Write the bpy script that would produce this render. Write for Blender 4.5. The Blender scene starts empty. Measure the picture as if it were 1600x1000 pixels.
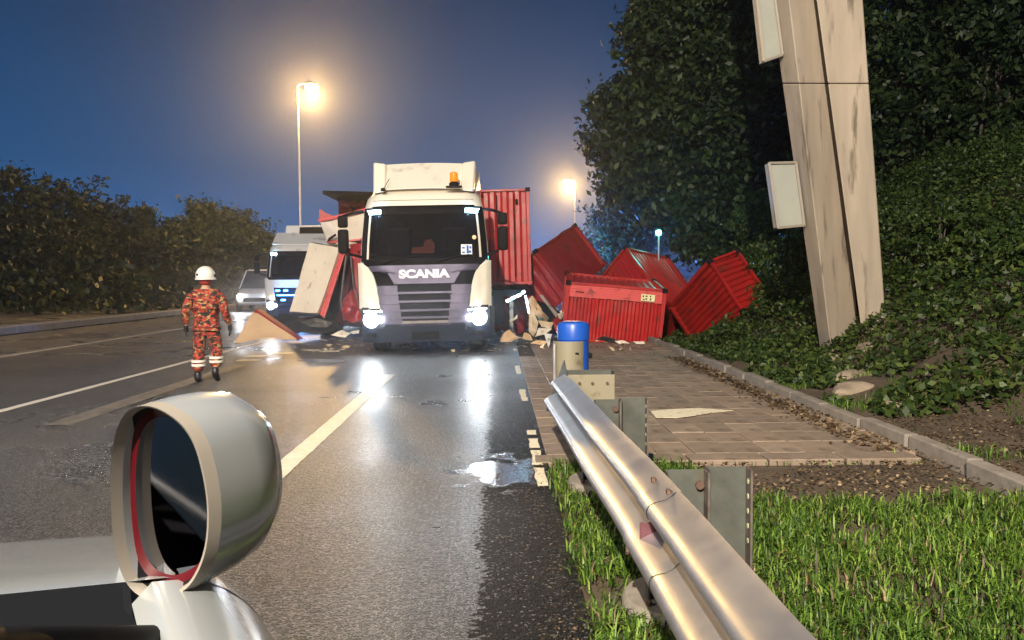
import bpy, math, random
import numpy as np
from mathutils import Vector, Matrix, Euler, noise
random.seed(7)
S = bpy.context.scene
COL = S.collection
R = math.radians
PI = math.pi

# ------------------------------------------------------------------ camera
F = 1300.0; YAW = math.atan(20 / F); PIT = math.atan(64 / F); ROL = R(0.4)
fw = Vector((math.sin(YAW) * math.cos(PIT), math.cos(YAW) * math.cos(PIT), -math.sin(PIT)))
r0 = Vector((math.cos(YAW), -math.sin(YAW), 0)); u0 = r0.cross(fw)
RT = r0 * math.cos(ROL) - u0 * math.sin(ROL); UP = RT.cross(fw)
EYE = Vector((0, 0, 1.55))
cd = bpy.data.cameras.new('camera'); cam = bpy.data.objects.new('camera', cd); COL.objects.link(cam)
cd.sensor_width = 36; cd.lens = 36 * F / 1600; cd.clip_start = 0.05; cd.clip_end = 2000
m = Matrix((RT, UP, -fw)).transposed().to_4x4(); m.translation = EYE; cam.matrix_world = m
S.camera = cam
def pt(x, y, d): return EYE + fw * d + RT * ((x - 800) / F * d) + UP * ((500 - y) / F * d)

# ------------------------------------------------------------------ world: clear blue dusk sky
w = bpy.data.worlds.new('World'); S.world = w; w.use_nodes = True
N = w.node_tree.nodes; L = w.node_tree.links; N.clear()
tc = N.new('ShaderNodeTexCoord'); sp = N.new('ShaderNodeSeparateXYZ'); rp = N.new('ShaderNodeValToRGB')
bg = N.new('ShaderNodeBackground'); wo = N.new('ShaderNodeOutputWorld')
L.new(tc.outputs['Generated'], sp.inputs[0]); L.new(sp.outputs['Z'], rp.inputs[0]); L.new(rp.outputs[0], bg.inputs[0]); L.new(bg.outputs[0], wo.inputs[0])
SKY = [(0.0, (.048, .18, .48)), (.05, (.036, .14, .37)), (.13, (.017, .085, .225)), (.32, (.006, .036, .105)), (1.0, (.004, .016, .05))]
rp.color_ramp.elements[0].position = 0; rp.color_ramp.elements[0].color = SKY[0][1] + (1,)
rp.color_ramp.elements[1].position = 1; rp.color_ramp.elements[1].color = SKY[-1][1] + (1,)
for p_, c_ in SKY[1:-1]:
    e = rp.color_ramp.elements.new(p_); e.color = c_ + (1,)
bg.inputs[1].default_value = 1.0
S.view_settings.view_transform = 'Standard'; S.view_settings.look = 'None'; S.view_settings.exposure = 0; S.view_settings.gamma = 1
S.view_settings.use_curve_mapping = False
S.render.engine = 'CYCLES'
S.cycles.use_denoising = True; S.cycles.max_bounces = 6; S.cycles.diffuse_bounces = 2; S.cycles.glossy_bounces = 3
S.cycles.transmission_bounces = 6; S.cycles.volume_bounces = 0; S.cycles.transparent_max_bounces = 8
S.cycles.sample_clamp_indirect = 4; S.cycles.sample_clamp_direct = 0
S.cycles.volume_step_rate = 4; S.cycles.caustics_reflective = False; S.cycles.caustics_refractive = False

# ------------------------------------------------------------------ helpers
def tag(o, label=None, cat=None, group=None, kind=None):
    if label: o['label'] = label
    if cat: o['category'] = cat
    if group: o['group'] = group
    if kind: o['kind'] = kind
    return o
def empty(name, label, cat, loc=(0, 0, 0), rot=(0, 0, 0), group=None):
    o = bpy.data.objects.new(name, None); COL.objects.link(o); o.location = loc; o.rotation_euler = rot
    return tag(o, label, cat, group)
def lamp(name, kind, loc, energy, color, parent=None, **kw):
    d = bpy.data.lights.new(name, kind); d.energy = energy; d.color = color
    for k, v in kw.items(): setattr(d, k, v)
    o = bpy.data.objects.new(name, d); COL.objects.link(o); o.location = loc
    if parent: o.parent = parent
    return o
def aim(o, direction): o.rotation_euler = Vector(direction).to_track_quat('-Z', 'Y').to_euler()

class MB:
    def __init__(s): s.v = []; s.f = []
    def add(s, vs, fs):
        b = len(s.v); s.v += [tuple(v) for v in vs]; s.f += [tuple(i + b for i in f) for f in fs]; return s
    def hexa(s, p):      # p: 4 bottom ccw, 4 top ccw
        return s.add(p, [(3, 2, 1, 0), (4, 5, 6, 7), (0, 1, 5, 4), (1, 2, 6, 5), (2, 3, 7, 6), (3, 0, 4, 7)])
    def box(s, c, d, M=None):
        x, y, z = d[0] / 2, d[1] / 2, d[2] / 2
        p = [Vector(q) for q in ((-x, -y, -z), (x, -y, -z), (x, y, -z), (-x, y, -z), (-x, -y, z), (x, -y, z), (x, y, z), (-x, y, z))]
        if M is not None: p = [M @ q for q in p]
        c = Vector(c); return s.hexa([q + c for q in p])
    def cyl(s, a, b, ra, rb=None, n=12, caps=True):
        rb = ra if rb is None else rb; a = Vector(a); b = Vector(b); ax = (b - a).normalized()
        t = ax.orthogonal().normalized(); u = ax.cross(t)
        vs = [p + (t * math.cos(2 * PI * i / n) + u * math.sin(2 * PI * i / n)) * r for p, r in ((a, ra), (b, rb)) for i in range(n)]
        fs = [(i, (i + 1) % n, n + (i + 1) % n, n + i) for i in range(n)]
        if caps: fs += [tuple(reversed(range(n))), tuple(range(n, 2 * n))]
        return s.add(vs, fs)
    def tube(s, pts, r, n=8):
        for i in range(len(pts) - 1):
            ra = r[i] if isinstance(r, (list, tuple)) else r; rb = r[i + 1] if isinstance(r, (list, tuple)) else r
            s.cyl(pts[i], pts[i + 1], ra, rb, n)
        return s
    def lathe(s, c, prof, n=24, axis='Z'):   # prof (r,h)
        c = Vector(c); vs = []
        for r, h in prof:
            for i in range(n):
                a = 2 * PI * i / n; x, y = r * math.cos(a), r * math.sin(a)
                vs.append(c + (Vector((x, y, h)) if axis == 'Z' else Vector((x, h, y)) if axis == 'Y' else Vector((h, x, y))))
        fs = [(j * n + i, j * n + (i + 1) % n, (j + 1) * n + (i + 1) % n, (j + 1) * n + i) for j in range(len(prof) - 1) for i in range(n)]
        fs += [tuple(reversed(range(n))), tuple(range((len(prof) - 1) * n, len(prof) * n))]
        return s.add(vs, fs)
    def prism(s, poly, ext):   # closed polygon list of points, extruded by vector ext
        n = len(poly); P = [Vector(p) for p in poly]; e = Vector(ext)
        return s.add(P + [p + e for p in P], [tuple(reversed(range(n))), tuple(range(n, 2 * n))] + [(i, (i + 1) % n, n + (i + 1) % n, n + i) for i in range(n)])
    def grid(s, fn, nu, nv, thick=0.0):  # fn(u,v)->point ; optional thickness by extruding along face normal
        P = [[Vector(fn(i / nu, j / nv)) for i in range(nu + 1)] for j in range(nv + 1)]
        vs = [p for r in P for p in r]; W = nu + 1
        fs = [(j * W + i, j * W + i + 1, (j + 1) * W + i + 1, (j + 1) * W + i) for j in range(nv) for i in range(nu)]
        if thick:
            nn = []
            for j in range(nv + 1):
                for i in range(nu + 1):
                    du = P[j][min(i + 1, nu)] - P[j][max(i - 1, 0)]; dv = P[min(j + 1, nv)][i] - P[max(j - 1, 0)][i]
                    c = du.cross(dv); nn.append(c.normalized() if c.length > 1e-9 else Vector((0, 0, 1)))
            K = len(vs); vs = vs + [vs[k] - nn[k] * thick for k in range(K)]
            fs = fs + [tuple(reversed([i + K for i in f])) for f in fs]
            b = [i for i in range(W)] + [j * W + nu for j in range(1, nv + 1)] + [nv * W + i for i in range(nu - 1, -1, -1)] + [j * W for j in range(nv - 1, 0, -1)]
            fs += [(b[(k + 1) % len(b)], b[k], b[k] + K, b[(k + 1) % len(b)] + K) for k in range(len(b))]
        return s.add(vs, fs)
    def dent(s, amp, sc, seed=0):
        o = Vector((seed * 3.1, seed * 1.7, seed))
        s.v = [tuple(Vector(v) + noise.noise_vector(Vector(v) * sc + o) * amp) for v in s.v]; return s
    def build(s, name, mat, parent=None, smooth=False, bevel=0, label=None, cat=None, group=None, kind=None, angle=35, seg=2):
        me = bpy.data.meshes.new(name); me.from_pydata(s.v, [], s.f); me.update()
        me.materials.append(mat)
        if smooth:
            me.polygons.foreach_set('use_smooth', [True] * len(me.polygons)); me.set_sharp_from_angle(angle=R(angle))
        o = bpy.data.objects.new(name, me); COL.objects.link(o)
        if parent: o.parent = parent
        if bevel:
            b = o.modifiers.new('bevel', 'BEVEL'); b.width = bevel; b.segments = seg; b.limit_method = 'ANGLE'; b.angle_limit = R(40)
            if smooth is not False: pass
        return tag(o, label, cat, group, kind)
def one(name, mat, parent=None, **kw): return None

# ------------------------------------------------------------------ materials
def mat(name, col, rough=.5, metal=0., col2=None, nscale=3., namt=.5, bump=0., bscale=40., rvar=0., emit=None, estr=0., trans=0., ior=1.45, coat=0., dirt=None, dscale=2., damt=.55, spec=.5, detail=6., sub=0., stretch=1.):
    M = bpy.data.materials.new(name); M.use_nodes = True; n = M.node_tree.nodes; l = M.node_tree.links
    b = n['Principled BSDF']; b.inputs['Base Color'].default_value = tuple(col) + (1,)
    b.inputs['Roughness'].default_value = rough; b.inputs['Metallic'].default_value = metal
    b.inputs['Specular IOR Level'].default_value = spec; b.inputs['IOR'].default_value = ior
    if trans: b.inputs['Transmission Weight'].default_value = trans
    if coat: b.inputs['Coat Weight'].default_value = coat; b.inputs['Coat Roughness'].default_value = .08
    if emit: b.inputs['Emission Color'].default_value = tuple(emit) + (1,); b.inputs['Emission Strength'].default_value = estr
    g = n.new('ShaderNodeTexCoord')
    vec_ = g.outputs['Object']
    if stretch != 1.:
        mp_ = n.new('ShaderNodeMapping'); mp_.inputs['Scale'].default_value = (1, 1, stretch); l.new(vec_, mp_.inputs[0]); vec_ = mp_.outputs[0]
    def nz(scale, det=detail):
        t = n.new('ShaderNodeTexNoise'); t.inputs['Scale'].default_value = scale; t.inputs['Detail'].default_value = det
        t.inputs['Roughness'].default_value = .62; l.new(vec_, t.inputs['Vector']); return t
    def ramp(src, a, c):
        r = n.new('ShaderNodeMapRange'); r.inputs[1].default_value = a; r.inputs[2].default_value = c; l.new(src, r.inputs[0]); return r.outputs[0]
    cur = None
    def mix(fac, A, B):
        x = n.new('ShaderNodeMix'); x.data_type = 'RGBA'; l.new(fac, x.inputs['Factor'])
        for k, V in (('A', A), ('B', B)):
            s_ = [i for i in x.inputs if i.name == k and i.type == 'RGBA'][0]
            if hasattr(V, 'links') or hasattr(V, 'is_linked'): l.new(V, s_)
            else: s_.default_value = tuple(V) + (1,)
        return [o for o in x.outputs if o.type == 'RGBA'][0]
    if col2:
        cur = mix(ramp(nz(nscale).outputs[0], .5 - .3 * (1 - namt) - .05, .5 + .3 * (1 - namt) + .05), col, col2)
    if dirt:
        cur = mix(ramp(nz(dscale).outputs[0], damt, damt + .12), cur if cur else col, dirt)
    if cur: l.new(cur, b.inputs['Base Color'])
    if rvar:
        r = n.new('ShaderNodeMapRange'); r.inputs[1].default_value = .3; r.inputs[2].default_value = .7
        r.inputs[3].default_value = max(0, rough - rvar); r.inputs[4].default_value = min(1, rough + rvar)
        l.new(nz(nscale * 1.7).outputs[0], r.inputs[0]); l.new(r.outputs[0], b.inputs['Roughness'])
    if bump:
        bn = n.new('ShaderNodeBump'); bn.inputs['Strength'].default_value = bump; bn.inputs['Distance'].default_value = .01
        l.new(nz(bscale, 4).outputs[0], bn.inputs['Height']); l.new(bn.outputs[0], b.inputs['Normal'])
    return M
def glow(name, col, s):
    return mat(name, (.8, .8, .8), .3, emit=col, estr=s)

def asphalt_mat():
    M = bpy.data.materials.new('wet_asphalt'); M.use_nodes = True; n = M.node_tree.nodes; l = M.node_tree.links
    b = n['Principled BSDF']; g = n.new('ShaderNodeTexCoord'); P = g.outputs['Object']
    def noi(sc, det=3, vec=P):
        t = n.new('ShaderNodeTexNoise'); t.inputs['Scale'].default_value = sc; t.inputs['Detail'].default_value = det; l.new(vec, t.inputs['Vector']); return t.outputs[0]
    def mr(src, a, c, d, e):
        r = n.new('ShaderNodeMapRange'); r.clamp = True
        for i, v in zip((1, 2, 3, 4), (a, c, d, e)): r.inputs[i].default_value = v
        l.new(src, r.inputs[0]); return r.outputs[0]
    def ma(op, a, c):
        x = n.new('ShaderNodeMath'); x.operation = op
        for i, v in enumerate((a, c)):
            if isinstance(v, (int, float)): x.inputs[i].default_value = v
            else: l.new(v, x.inputs[i])
        return x.outputs[0]
    vo = n.new('ShaderNodeTexVoronoi'); vo.inputs['Scale'].default_value = 82; l.new(P, vo.inputs['Vector'])
    vo2 = n.new('ShaderNodeTexVoronoi'); vo2.inputs['Scale'].default_value = 210; l.new(P, vo2.inputs['Vector'])
    s = n.new('ShaderNodeSeparateXYZ'); l.new(P, s.inputs[0]); X = s.outputs[0]; Y = s.outputs[1]
    # smooth bitumen band by the road edge (x from -0.17 to 0.3) and patches
    wob = ma('ADD', ma('ADD', X, mr(noi(1.3), .3, .7, -.05, .05)), mr(noi(26, 2), .3, .7, -.06, .06))
    band = ma('MULTIPLY', mr(wob, -.13, -.10, 0, 1), mr(Y, 7.5, 12, 1, .25))
    wet = mr(noi(.35, 5), .42, .62, 0, 1)
    dx_ = ma('SUBTRACT', X, .02); dy_ = ma('MULTIPLY', ma('SUBTRACT', Y, 6.65), .55); rr_ = ma('SQRT', ma('ADD', ma('MULTIPLY', dx_, dx_), ma('MULTIPLY', dy_, dy_)), 0)
    pud = ma('MAXIMUM', mr(ma('ADD', rr_, mr(noi(3.5, 4), .3, .7, -.22, .22)), .26, .36, 1, 0), mr(ma('ADD', noi(.8, 5), mr(Y, 9, 18, -.25, .01)), .60, .72, 0, .5))
    h = ma('ADD', mr(vo.outputs['Distance'], 0, .6, 1, 0), ma('MULTIPLY', vo2.outputs['Distance'], .5))
    h = ma('ADD', h, ma('MULTIPLY', noi(31, 2), 2.2))
    bp = n.new('ShaderNodeBump'); bp.inputs['Distance'].default_value = .03
    l.new(h, bp.inputs['Height'])
    l.new(ma('MULTIPLY', mr(pud, 0, 1, 1, .10), mr(Y, 3, 18, 1.0, .70)), bp.inputs['Strength'])
    l.new(bp.outputs[0], b.inputs['Normal'])
    big = noi(.5, 6)
    wn = noi(31, 2); wr = ma('ABSOLUTE', ma('SUBTRACT', wn, .5), 0); worm = mr(wr, .004, .040, 1, 0)  # pale stones, with wet glints painted into the same colour pattern
    spk = ma('MULTIPLY', mr(vo.outputs['Color'], .80, .84, 0, 1), 1); band = ma('MULTIPLY', ma('MULTIPLY', band, mr(spk, 0, 1, 1, .25)), mr(pud, 0, 1, 1, .2))  # sparkles in the dark band are pale specks put into the colour
    cr = n.new('ShaderNodeMix'); cr.data_type = 'RGBA'; l.new(ma('MULTIPLY', ma('MAXIMUM', worm, mr(vo.outputs['Color'], .86, .92, 0, .8)), mr(big, .3, .7, .65, 1)), cr.inputs['Factor'])
    ci = [i for i in cr.inputs if i.type == 'RGBA']; ci[0].default_value = (.008, .008, .009, 1); ci[1].default_value = (.27, .25, .235, 1)
    c2 = n.new('ShaderNodeMix'); c2.data_type = 'RGBA'; l.new(band, c2.inputs['Factor']); k = [i for i in c2.inputs if i.type == 'RGBA']
    l.new([o for o in cr.outputs if o.type == 'RGBA'][0], k[0]); k[1].default_value = (.006, .006, .007, 1)
    l.new([o for o in c2.outputs if o.type == 'RGBA'][0], b.inputs['Base Color'])
    l.new(ma('MULTIPLY', ma('ADD', mr(wet, 0, 1, .36, .26), mr(band, 0, 1, 0, .22)), mr(pud, 0, 1, 1, .25)), b.inputs['Roughness'])
    l.new(mr(band, 0, 1, .5, .16), b.inputs['Specular IOR Level'])
    return M

M_ASPH = asphalt_mat()
M_WHITE = mat('cream_paint', (.86, .80, .68), .32, coat=.5, dirt=(.55, .50, .42), dscale=1.3, damt=.60, bump=.03, bscale=6)
M_WHITE2 = mat('white_truck_paint', (.74, .74, .73), .35, coat=.3, dirt=(.45, .43, .40), dscale=1.8, damt=.57)
M_GREY = mat('grille_silver', (.11, .10, .155), .45, metal=.3, col2=(.08, .075, .115), rvar=.08, spec=.3)
M_LETTER = mat('chrome_letters', (.52, .50, .60), .4, metal=.1)
M_BUMP = mat('bumper_grey_blue', (.014, .019, .036), .5, col2=(.02, .025, .04), rvar=.1, bump=.05, spec=.1)
M_BLACK = mat('black_plastic', (.006, .006, .008), .55, rvar=.1, col2=(.011, .011, .013), spec=.05)
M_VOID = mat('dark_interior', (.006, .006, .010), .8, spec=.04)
M_GLASS = mat('windscreen_glass', (.24, .25, .30), .03, trans=.97, ior=1.2)
M_RUB = mat('tyre_rubber', (.02, .02, .021), .75, bump=.3, bscale=60)
M_STEEL = mat('dirty_steel', (.22, .21, .20), .45, metal=.7, col2=(.12, .10, .09), rvar=.15)
M_GALV = mat('galvanised_rail', (.56, .56, .58), .36, metal=.88, col2=(.46, .46, .475), nscale=2.2, rvar=.08, dirt=(.42, .38, .33), dscale=9, damt=.68, bump=.015, bscale=8)
M_POST = mat('dull_post_paint', (.095, .10, .09), .6, metal=.15, spec=.15, col2=(.06, .064, .058), nscale=7, dirt=(.10, .075, .05), dscale=6, damt=.60, bump=.1)
M_CREAMST = mat('cream_steel', (.23, .205, .145), .5, metal=.1, dirt=(.11, .09, .055), dscale=5, damt=.56)
M_RUST = mat('rusty_bolt', (.10, .06, .045), .7, metal=.3, bump=.3)
M_BLUE = mat('blue_plastic', (.006, .065, .38), .36, rvar=.1, col2=(.01, .08, .42))
M_RED = mat('container_red', (.42, .016, .016), .42, col2=(.31, .011, .013), nscale=1.6, dirt=(.12, .03, .02), dscale=3.4, damt=.58, rvar=.12, bump=.12, bscale=9)
M_REDM = mat('container_mid_red', (.35, .013, .011), .42, col2=(.22, .010, .010), nscale=1.6, dirt=(.08, .022, .015), dscale=3.4, damt=.56, rvar=.12, bump=.12, bscale=9)
M_RED2 = mat('container_deep_red', (.30, .010, .018), .5, col2=(.21, .008, .015), nscale=1.3, dirt=(.09, .02, .02), dscale=2.2, damt=.60, rvar=.1, bump=.12, bscale=7)
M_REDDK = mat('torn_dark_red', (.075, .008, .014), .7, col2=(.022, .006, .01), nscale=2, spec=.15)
M_PINK = mat('faded_red_edge', (.62, .10, .10), .45, dirt=(.25, .05, .05), dscale=5, damt=.56)
M_PANEL = mat('cream_lining_panel', (.72, .64, .53), .5, col2=(.62, .54, .44), nscale=1.4, dirt=(.27, .19, .13), dscale=4.2, damt=.62, bump=.1, bscale=6)
M_TAN = mat('tan_panel', (.66, .45, .27), .55, col2=(.58, .38, .22), nscale=2, dirt=(.25, .14, .08), dscale=5, damt=.63)
M_SHEET = mat('torn_sheet', (.70, .58, .42), .6, col2=(.55, .42, .26), nscale=4, bump=.1)
M_TARP = mat('black_tarpaulin', (.016, .017, .02), .55, bump=.5, bscale=8, spec=.2)
M_CONC = mat('pillar_concrete', (.42, .35, .275), .85, col2=(.27, .225, .175), nscale=3.2, namt=.3, dirt=(.15, .12, .09), dscale=4.5, damt=.57, bump=.25, bscale=26, stretch=.16)
M_CONC2 = mat('kerb_concrete', (.25, .22, .19), .85, col2=(.15, .13, .11), nscale=6, bump=.3, bscale=30)
M_SLAB = [mat('paving_slab_%s' % k, c, .62, col2=c2, nscale=3.5, dirt=(.10, .075, .055), dscale=3.1, damt=.58, bump=.2, bscale=50, rvar=.15, spec=.35)
          for k, c, c2 in (('warm', (.27, .205, .155), (.19, .14, .105)), ('dull', (.235, .18, .14), (.165, .125, .095)), ('pale', (.30, .23, .175), (.21, .16, .12)))]
M_JOINT = mat('joint_dirt', (.05, .038, .028), .9, bump=.3)
M_SOIL = mat('brown_soil', (.085, .06, .04), .95, col2=(.045, .033, .022), nscale=3, bump=.8, bscale=14)
M_ROCK = mat('weathered_rock', (.30, .24, .18), .9, col2=(.18, .14, .10), nscale=4, bump=.7, bscale=9)
M_LINE = mat('road_paint', (.62, .60, .57), .5, col2=(.50, .45, .37), nscale=9, dirt=(.16, .14, .12), dscale=26, damt=.60, bump=.2, bscale=90)
M_LINE2 = mat('worn_paint_and_painted_reflection', (.70, .62, .46), .6, dirt=(.20, .15, .11), dscale=16, damt=.57, bump=.2, bscale=60)
M_SIGN = mat('sign_panel_white', (.34, .35, .31), .6, col2=(.28, .29, .26), nscale=1.5)
M_BARK = mat('bark', (.10, .08, .06), .95, col2=(.06, .05, .04), bump=.6, bscale=12)
M_SILVER = mat('silver_car_paint', (.40, .43, .45), .27, metal=.35, coat=.8)
M_TRIM = mat('warm_grey_trim', (.22, .20, .175), .4)
M_REDREFL = mat('painted_red_reflection', (.055, .002, .005), .25)  # dark red that stands in for a reflection in the mirror
M_MIRROR = mat('mirror_glass', (.30, .30, .32), .03, metal=1.0)
M_CABLE = mat('black_cable', (.01, .01, .01), .5)
M_BOOT = mat('black_leather', (.012, .012, .013), .4)
M_SKIN = mat('skin', (.40, .22, .14), .55)
M_HELM = mat('white_helmet', (.76, .72, .66), .3, coat=.4)
M_REFL = mat('reflective_tape', (.80, .74, .66), .4)
M_ORANGE = mat('orange_plastic', (.85, .20, .01), .25, emit=(1, .22, .01), estr=.5)
M_HIVIS = mat('glowing_orange_cloth', (.85, .24, .12), .7, emit=(1, .25, .12), estr=.28)  # cloth with a faint glow of its own put into the material
M_HEAD = glow('headlamp_white', (.86, .94, 1), 75)
M_LAMPBULB = glow('street_lamp_bulb', (1, .66, .22), 60)
M_LED = glow('blue_white_led', (.42, .75, 1), 22)
M_BLED = glow('blue_led', (.02, .28, 1), 30)
M_AMBER = glow('amber_marker', (1, .45, .06), 6)
M_CYAN = glow('cyan_signal', (.05, 1, .85), 60)

def leaf_mat(name, a, b_, c_):
    M = bpy.data.materials.new(name); M.use_nodes = True; n = M.node_tree.nodes; l = M.node_tree.links
    b = n['Principled BSDF']; g = n.new('ShaderNodeTexCoord'); at = n.new('ShaderNodeAttribute'); at.attribute_name = 'tint'
    t = n.new('ShaderNodeTexNoise'); t.inputs['Scale'].default_value = .5; t.inputs['Detail'].default_value = 3; l.new(g.outputs['Object'], t.inputs['Vector'])
    ad = n.new('ShaderNodeMath'); ad.operation = 'MULTIPLY_ADD'; l.new(at.outputs['Fac'], ad.inputs[0]); ad.inputs[1].default_value = .6
    ad2 = n.new('ShaderNodeMath'); ad2.operation = 'MULTIPLY'; l.new(t.outputs[0], ad2.inputs[0]); ad2.inputs[1].default_value = .5; l.new(ad2.outputs[0], ad.inputs[2])
    r = n.new('ShaderNodeValToRGB'); e = r.color_ramp.elements; e[0].position = .15; e[0].color = a + (1,); e[1].position = .95; e[1].color = c_ + (1,)
    q = e.new(.55); q.color = b_ + (1,); l.new(ad.outputs[0], r.inputs[0]); l.new(r.outputs[0], b.inputs['Base Color'])
    b.inputs['Roughness'].default_value = .5; b.inputs['Specular IOR Level'].default_value = .3
    tr = n.new('ShaderNodeBsdfTranslucent'); l.new(r.outputs[0], tr.inputs[0]); mx = n.new('ShaderNodeMixShader'); mx.inputs[0].default_value = .22
    l.new(b.outputs[0], mx.inputs[1]); l.new(tr.outputs[0], mx.inputs[2]); l.new(mx.outputs[0], n['Material Output'].inputs[0])
    return M
M_LEAF = leaf_mat('tree_leaves', (.006, .014, .005), (.014, .030, .009), (.058, .085, .024))
M_LEAF2 = leaf_mat('far_tree_leaves', (.008, .015, .006), (.018, .030, .010), (.070, .085, .026))
M_BUSH = leaf_mat('bush_leaves', (.010, .024, .006), (.026, .050, .010), (.095, .125, .026))
M_GRASS = leaf_mat('grass_blades', (.014, .036, .005), (.048, .105, .012), (.22, .32, .05))
M_DRY = leaf_mat('dry_leaves', (.022, .014, .008), (.085, .052, .028), (.36, .27, .16))

def leaf_mesh(name, pos, size, mat_, parent=None, flat=0., up=0., seed=0, aspect=.5, **kw):
    """one mesh of small folded leaves at the given positions"""
    rg = np.random.RandomState(seed); n = len(pos)
    a = rg.normal(size=(n, 3)); a[:, 2] = a[:, 2] * (1 - flat) - up; a /= np.linalg.norm(a, axis=1)[:, None] + 1e-9
    b = rg.normal(size=(n, 3)); b[:, 2] *= (1 - flat); b -= (b * a).sum(1)[:, None] * a; b /= np.linalg.norm(b, axis=1)[:, None] + 1e-9
    c = np.cross(a, b)
    s = (size * rg.uniform(.6, 1.35, n))[:, None]
    P = np.stack([pos - a * s * .5, pos + b * s * aspect * .5 + c * s * .10, pos + a * s * .5, pos - b * s * aspect * .5 + c * s * .10], 1).reshape(-1, 3)
    me = bpy.data.meshes.new(name); me.vertices.add(4 * n); me.vertices.foreach_set('co', P.astype(np.float32).ravel())
    me.loops.add(4 * n); me.loops.foreach_set('vertex_index', np.arange(4 * n, dtype=np.int32))
    me.polygons.add(n); me.polygons.foreach_set('loop_start', np.arange(0, 4 * n, 4, dtype=np.int32)); me.polygons.foreach_set('loop_total', np.full(n, 4, dtype=np.int32))
    t = me.attributes.new('tint', 'FLOAT', 'POINT'); t.data.foreach_set('value', np.repeat(rg.uniform(0, 1, n), 4).astype(np.float32))
    me.update(calc_edges=True); me.materials.append(mat_)
    o = bpy.data.objects.new(name, me); COL.objects.link(o)
    if parent: o.parent = parent
    return tag(o, **kw)

# ================================================================== SETTING
def terrain_z(x, y):
    z = -.02
    if x > 3.62: z = .0 + .11 * (x - 3.62)
    if x > 5.4: z += .50 * (x - 5.4)
    if x > 12: z -= .20 * (x - 12)
    if y > 15 and x > 3.8: z -= .32 * min(1, (y - 15) / 3) * max(0, 1 - abs(x - 4.7) / 1.3)
    if x > 3.7: z += .16 * noise.noise(Vector((x * .8, y * .8, 0))) + .3 * min(1, (x - 3.7) / 4) * noise.noise(Vector((x * .25, y * .25, 3)))
    return max(z, -.6)
mb = MB()
xs = [.33, 1, 2, 3, 3.6] + [3.7 + .3 * i for i in range(1, 45)] + [20, 24, 30, 45, 80, 200]
ys = [-30, -12, -6, -2] + [i * .5 for i in range(0, 70)] + [36, 40, 45, 52, 60, 75, 100, 160, 400]
for j in range(len(ys) - 1):
    for i in range(len(xs) - 1):
        q = [(xs[i], ys[j]), (xs[i + 1], ys[j]), (xs[i + 1], ys[j + 1]), (xs[i], ys[j + 1])]
        b = len(mb.v); mb.v += [(x, y, terrain_z(x, y) - (.03 if x < 3.62 else 0)) for x, y in q]; mb.f.append((b, b + 1, b + 2, b + 3))
mb.build('hillside_ground', M_SOIL, smooth=True, angle=80, kind='structure', label='brown earth bank rising to the right of the pavement')
g = MB(); g.add([(-200, -30, -.30), (200, -30, -.30), (200, 600, -.30), (-200, 600, -.30)], [(0, 1, 2, 3)]).build('ground', M_SOIL, kind='structure')
mb = MB(); mb.box((-7.0, 100, -.11), (14.8, 260, .22)); mb.build('road', M_ASPH, kind='structure', label='wet asphalt carriageway')
mb = MB(); mb.box((-23.5, 100, -.11), (16.6, 260, .22)); mb.build('opposite_road', M_ASPH, kind='structure')
mb = MB(); mb.box((1.7, 60, -.10), (2.64, 60, .18)); 
# far continuation of the road right of the pavement is plain asphalt shoulder
mb.build('road_shoulder', M_ASPH, kind='structure')

def strip(name, x, y0, y1, w_, label, m_=M_LINE, z=.0045, jag=0.0, grp=None):
    b = MB(); n = max(2, int((y1 - y0) / .12)); vs = []
    for i in range(n + 1):
        y = y0 + (y1 - y0) * i / n
        j1 = jag * noise.noise(Vector((y * 6, x, 1))); j2 = jag * noise.noise(Vector((y * 6, x, 9)))
        vs += [(x - w_ / 2 + j1, y, z), (x + w_ / 2 + j2, y, z)]
    b.add(vs, [(2 * i, 2 * i + 1, 2 * i + 3, 2 * i + 2) for i in range(n)])
    return b.build(name, m_, label=label, kind='structure')
strip('lane_marking', -1.80, 4.9, 13.6, .19, 'long white lane dash leading from the car mirror towards the large truck', jag=.012)
strip('lane_marking', -1.80, -6, -1.5, .19, 'white lane dash beside the silver car', jag=.01)
strip('lane_marking', -6.02, 8, 24, .13, 'thin white line running past the firefighter', jag=.01)
strip('lane_marking', -4.80, 9, 15.4, .30, 'wide faded band under the firefighter', m_=mat('faded_paint', (.20, .18, .155), .5, col2=(.10, .09, .08), nscale=5, dirt=(.07, .06, .055), dscale=9, damt=.5))
for k, (x, y) in enumerate([(-4.6, 17.6), (-4.15, 18.3), (-3.7, 18.0), (-5.0, 17.0), (-4.9, 16.1)]):  # short pale patches painted on the road in place of reflections, not lane lines
    strip('lane_marking', x, y, y + .35, .42, 'short pale painted reflection on the road %s' % ['nearest the tan panel', 'behind the tan panel tip', 'between panel and truck', 'left of the tan panel', 'closest to the firefighter boots'][k], m_=M_LINE2, jag=.05)
for k, (y0, y1) in enumerate([(6.15, 6.75), (6.85, 7.45), (7.55, 8.0), (8.2, 8.45), (10.5, 11.6), (13.5, 14.8)]):
    strip('edge_marking', .315, y0, y1, .085, 'worn white edge dash beside the guardrail', m_=M_LINE2, jag=.022)
strip('lane_marking', -10.4, 12, 60, .13, 'white line on the far lane', jag=.01)

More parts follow.
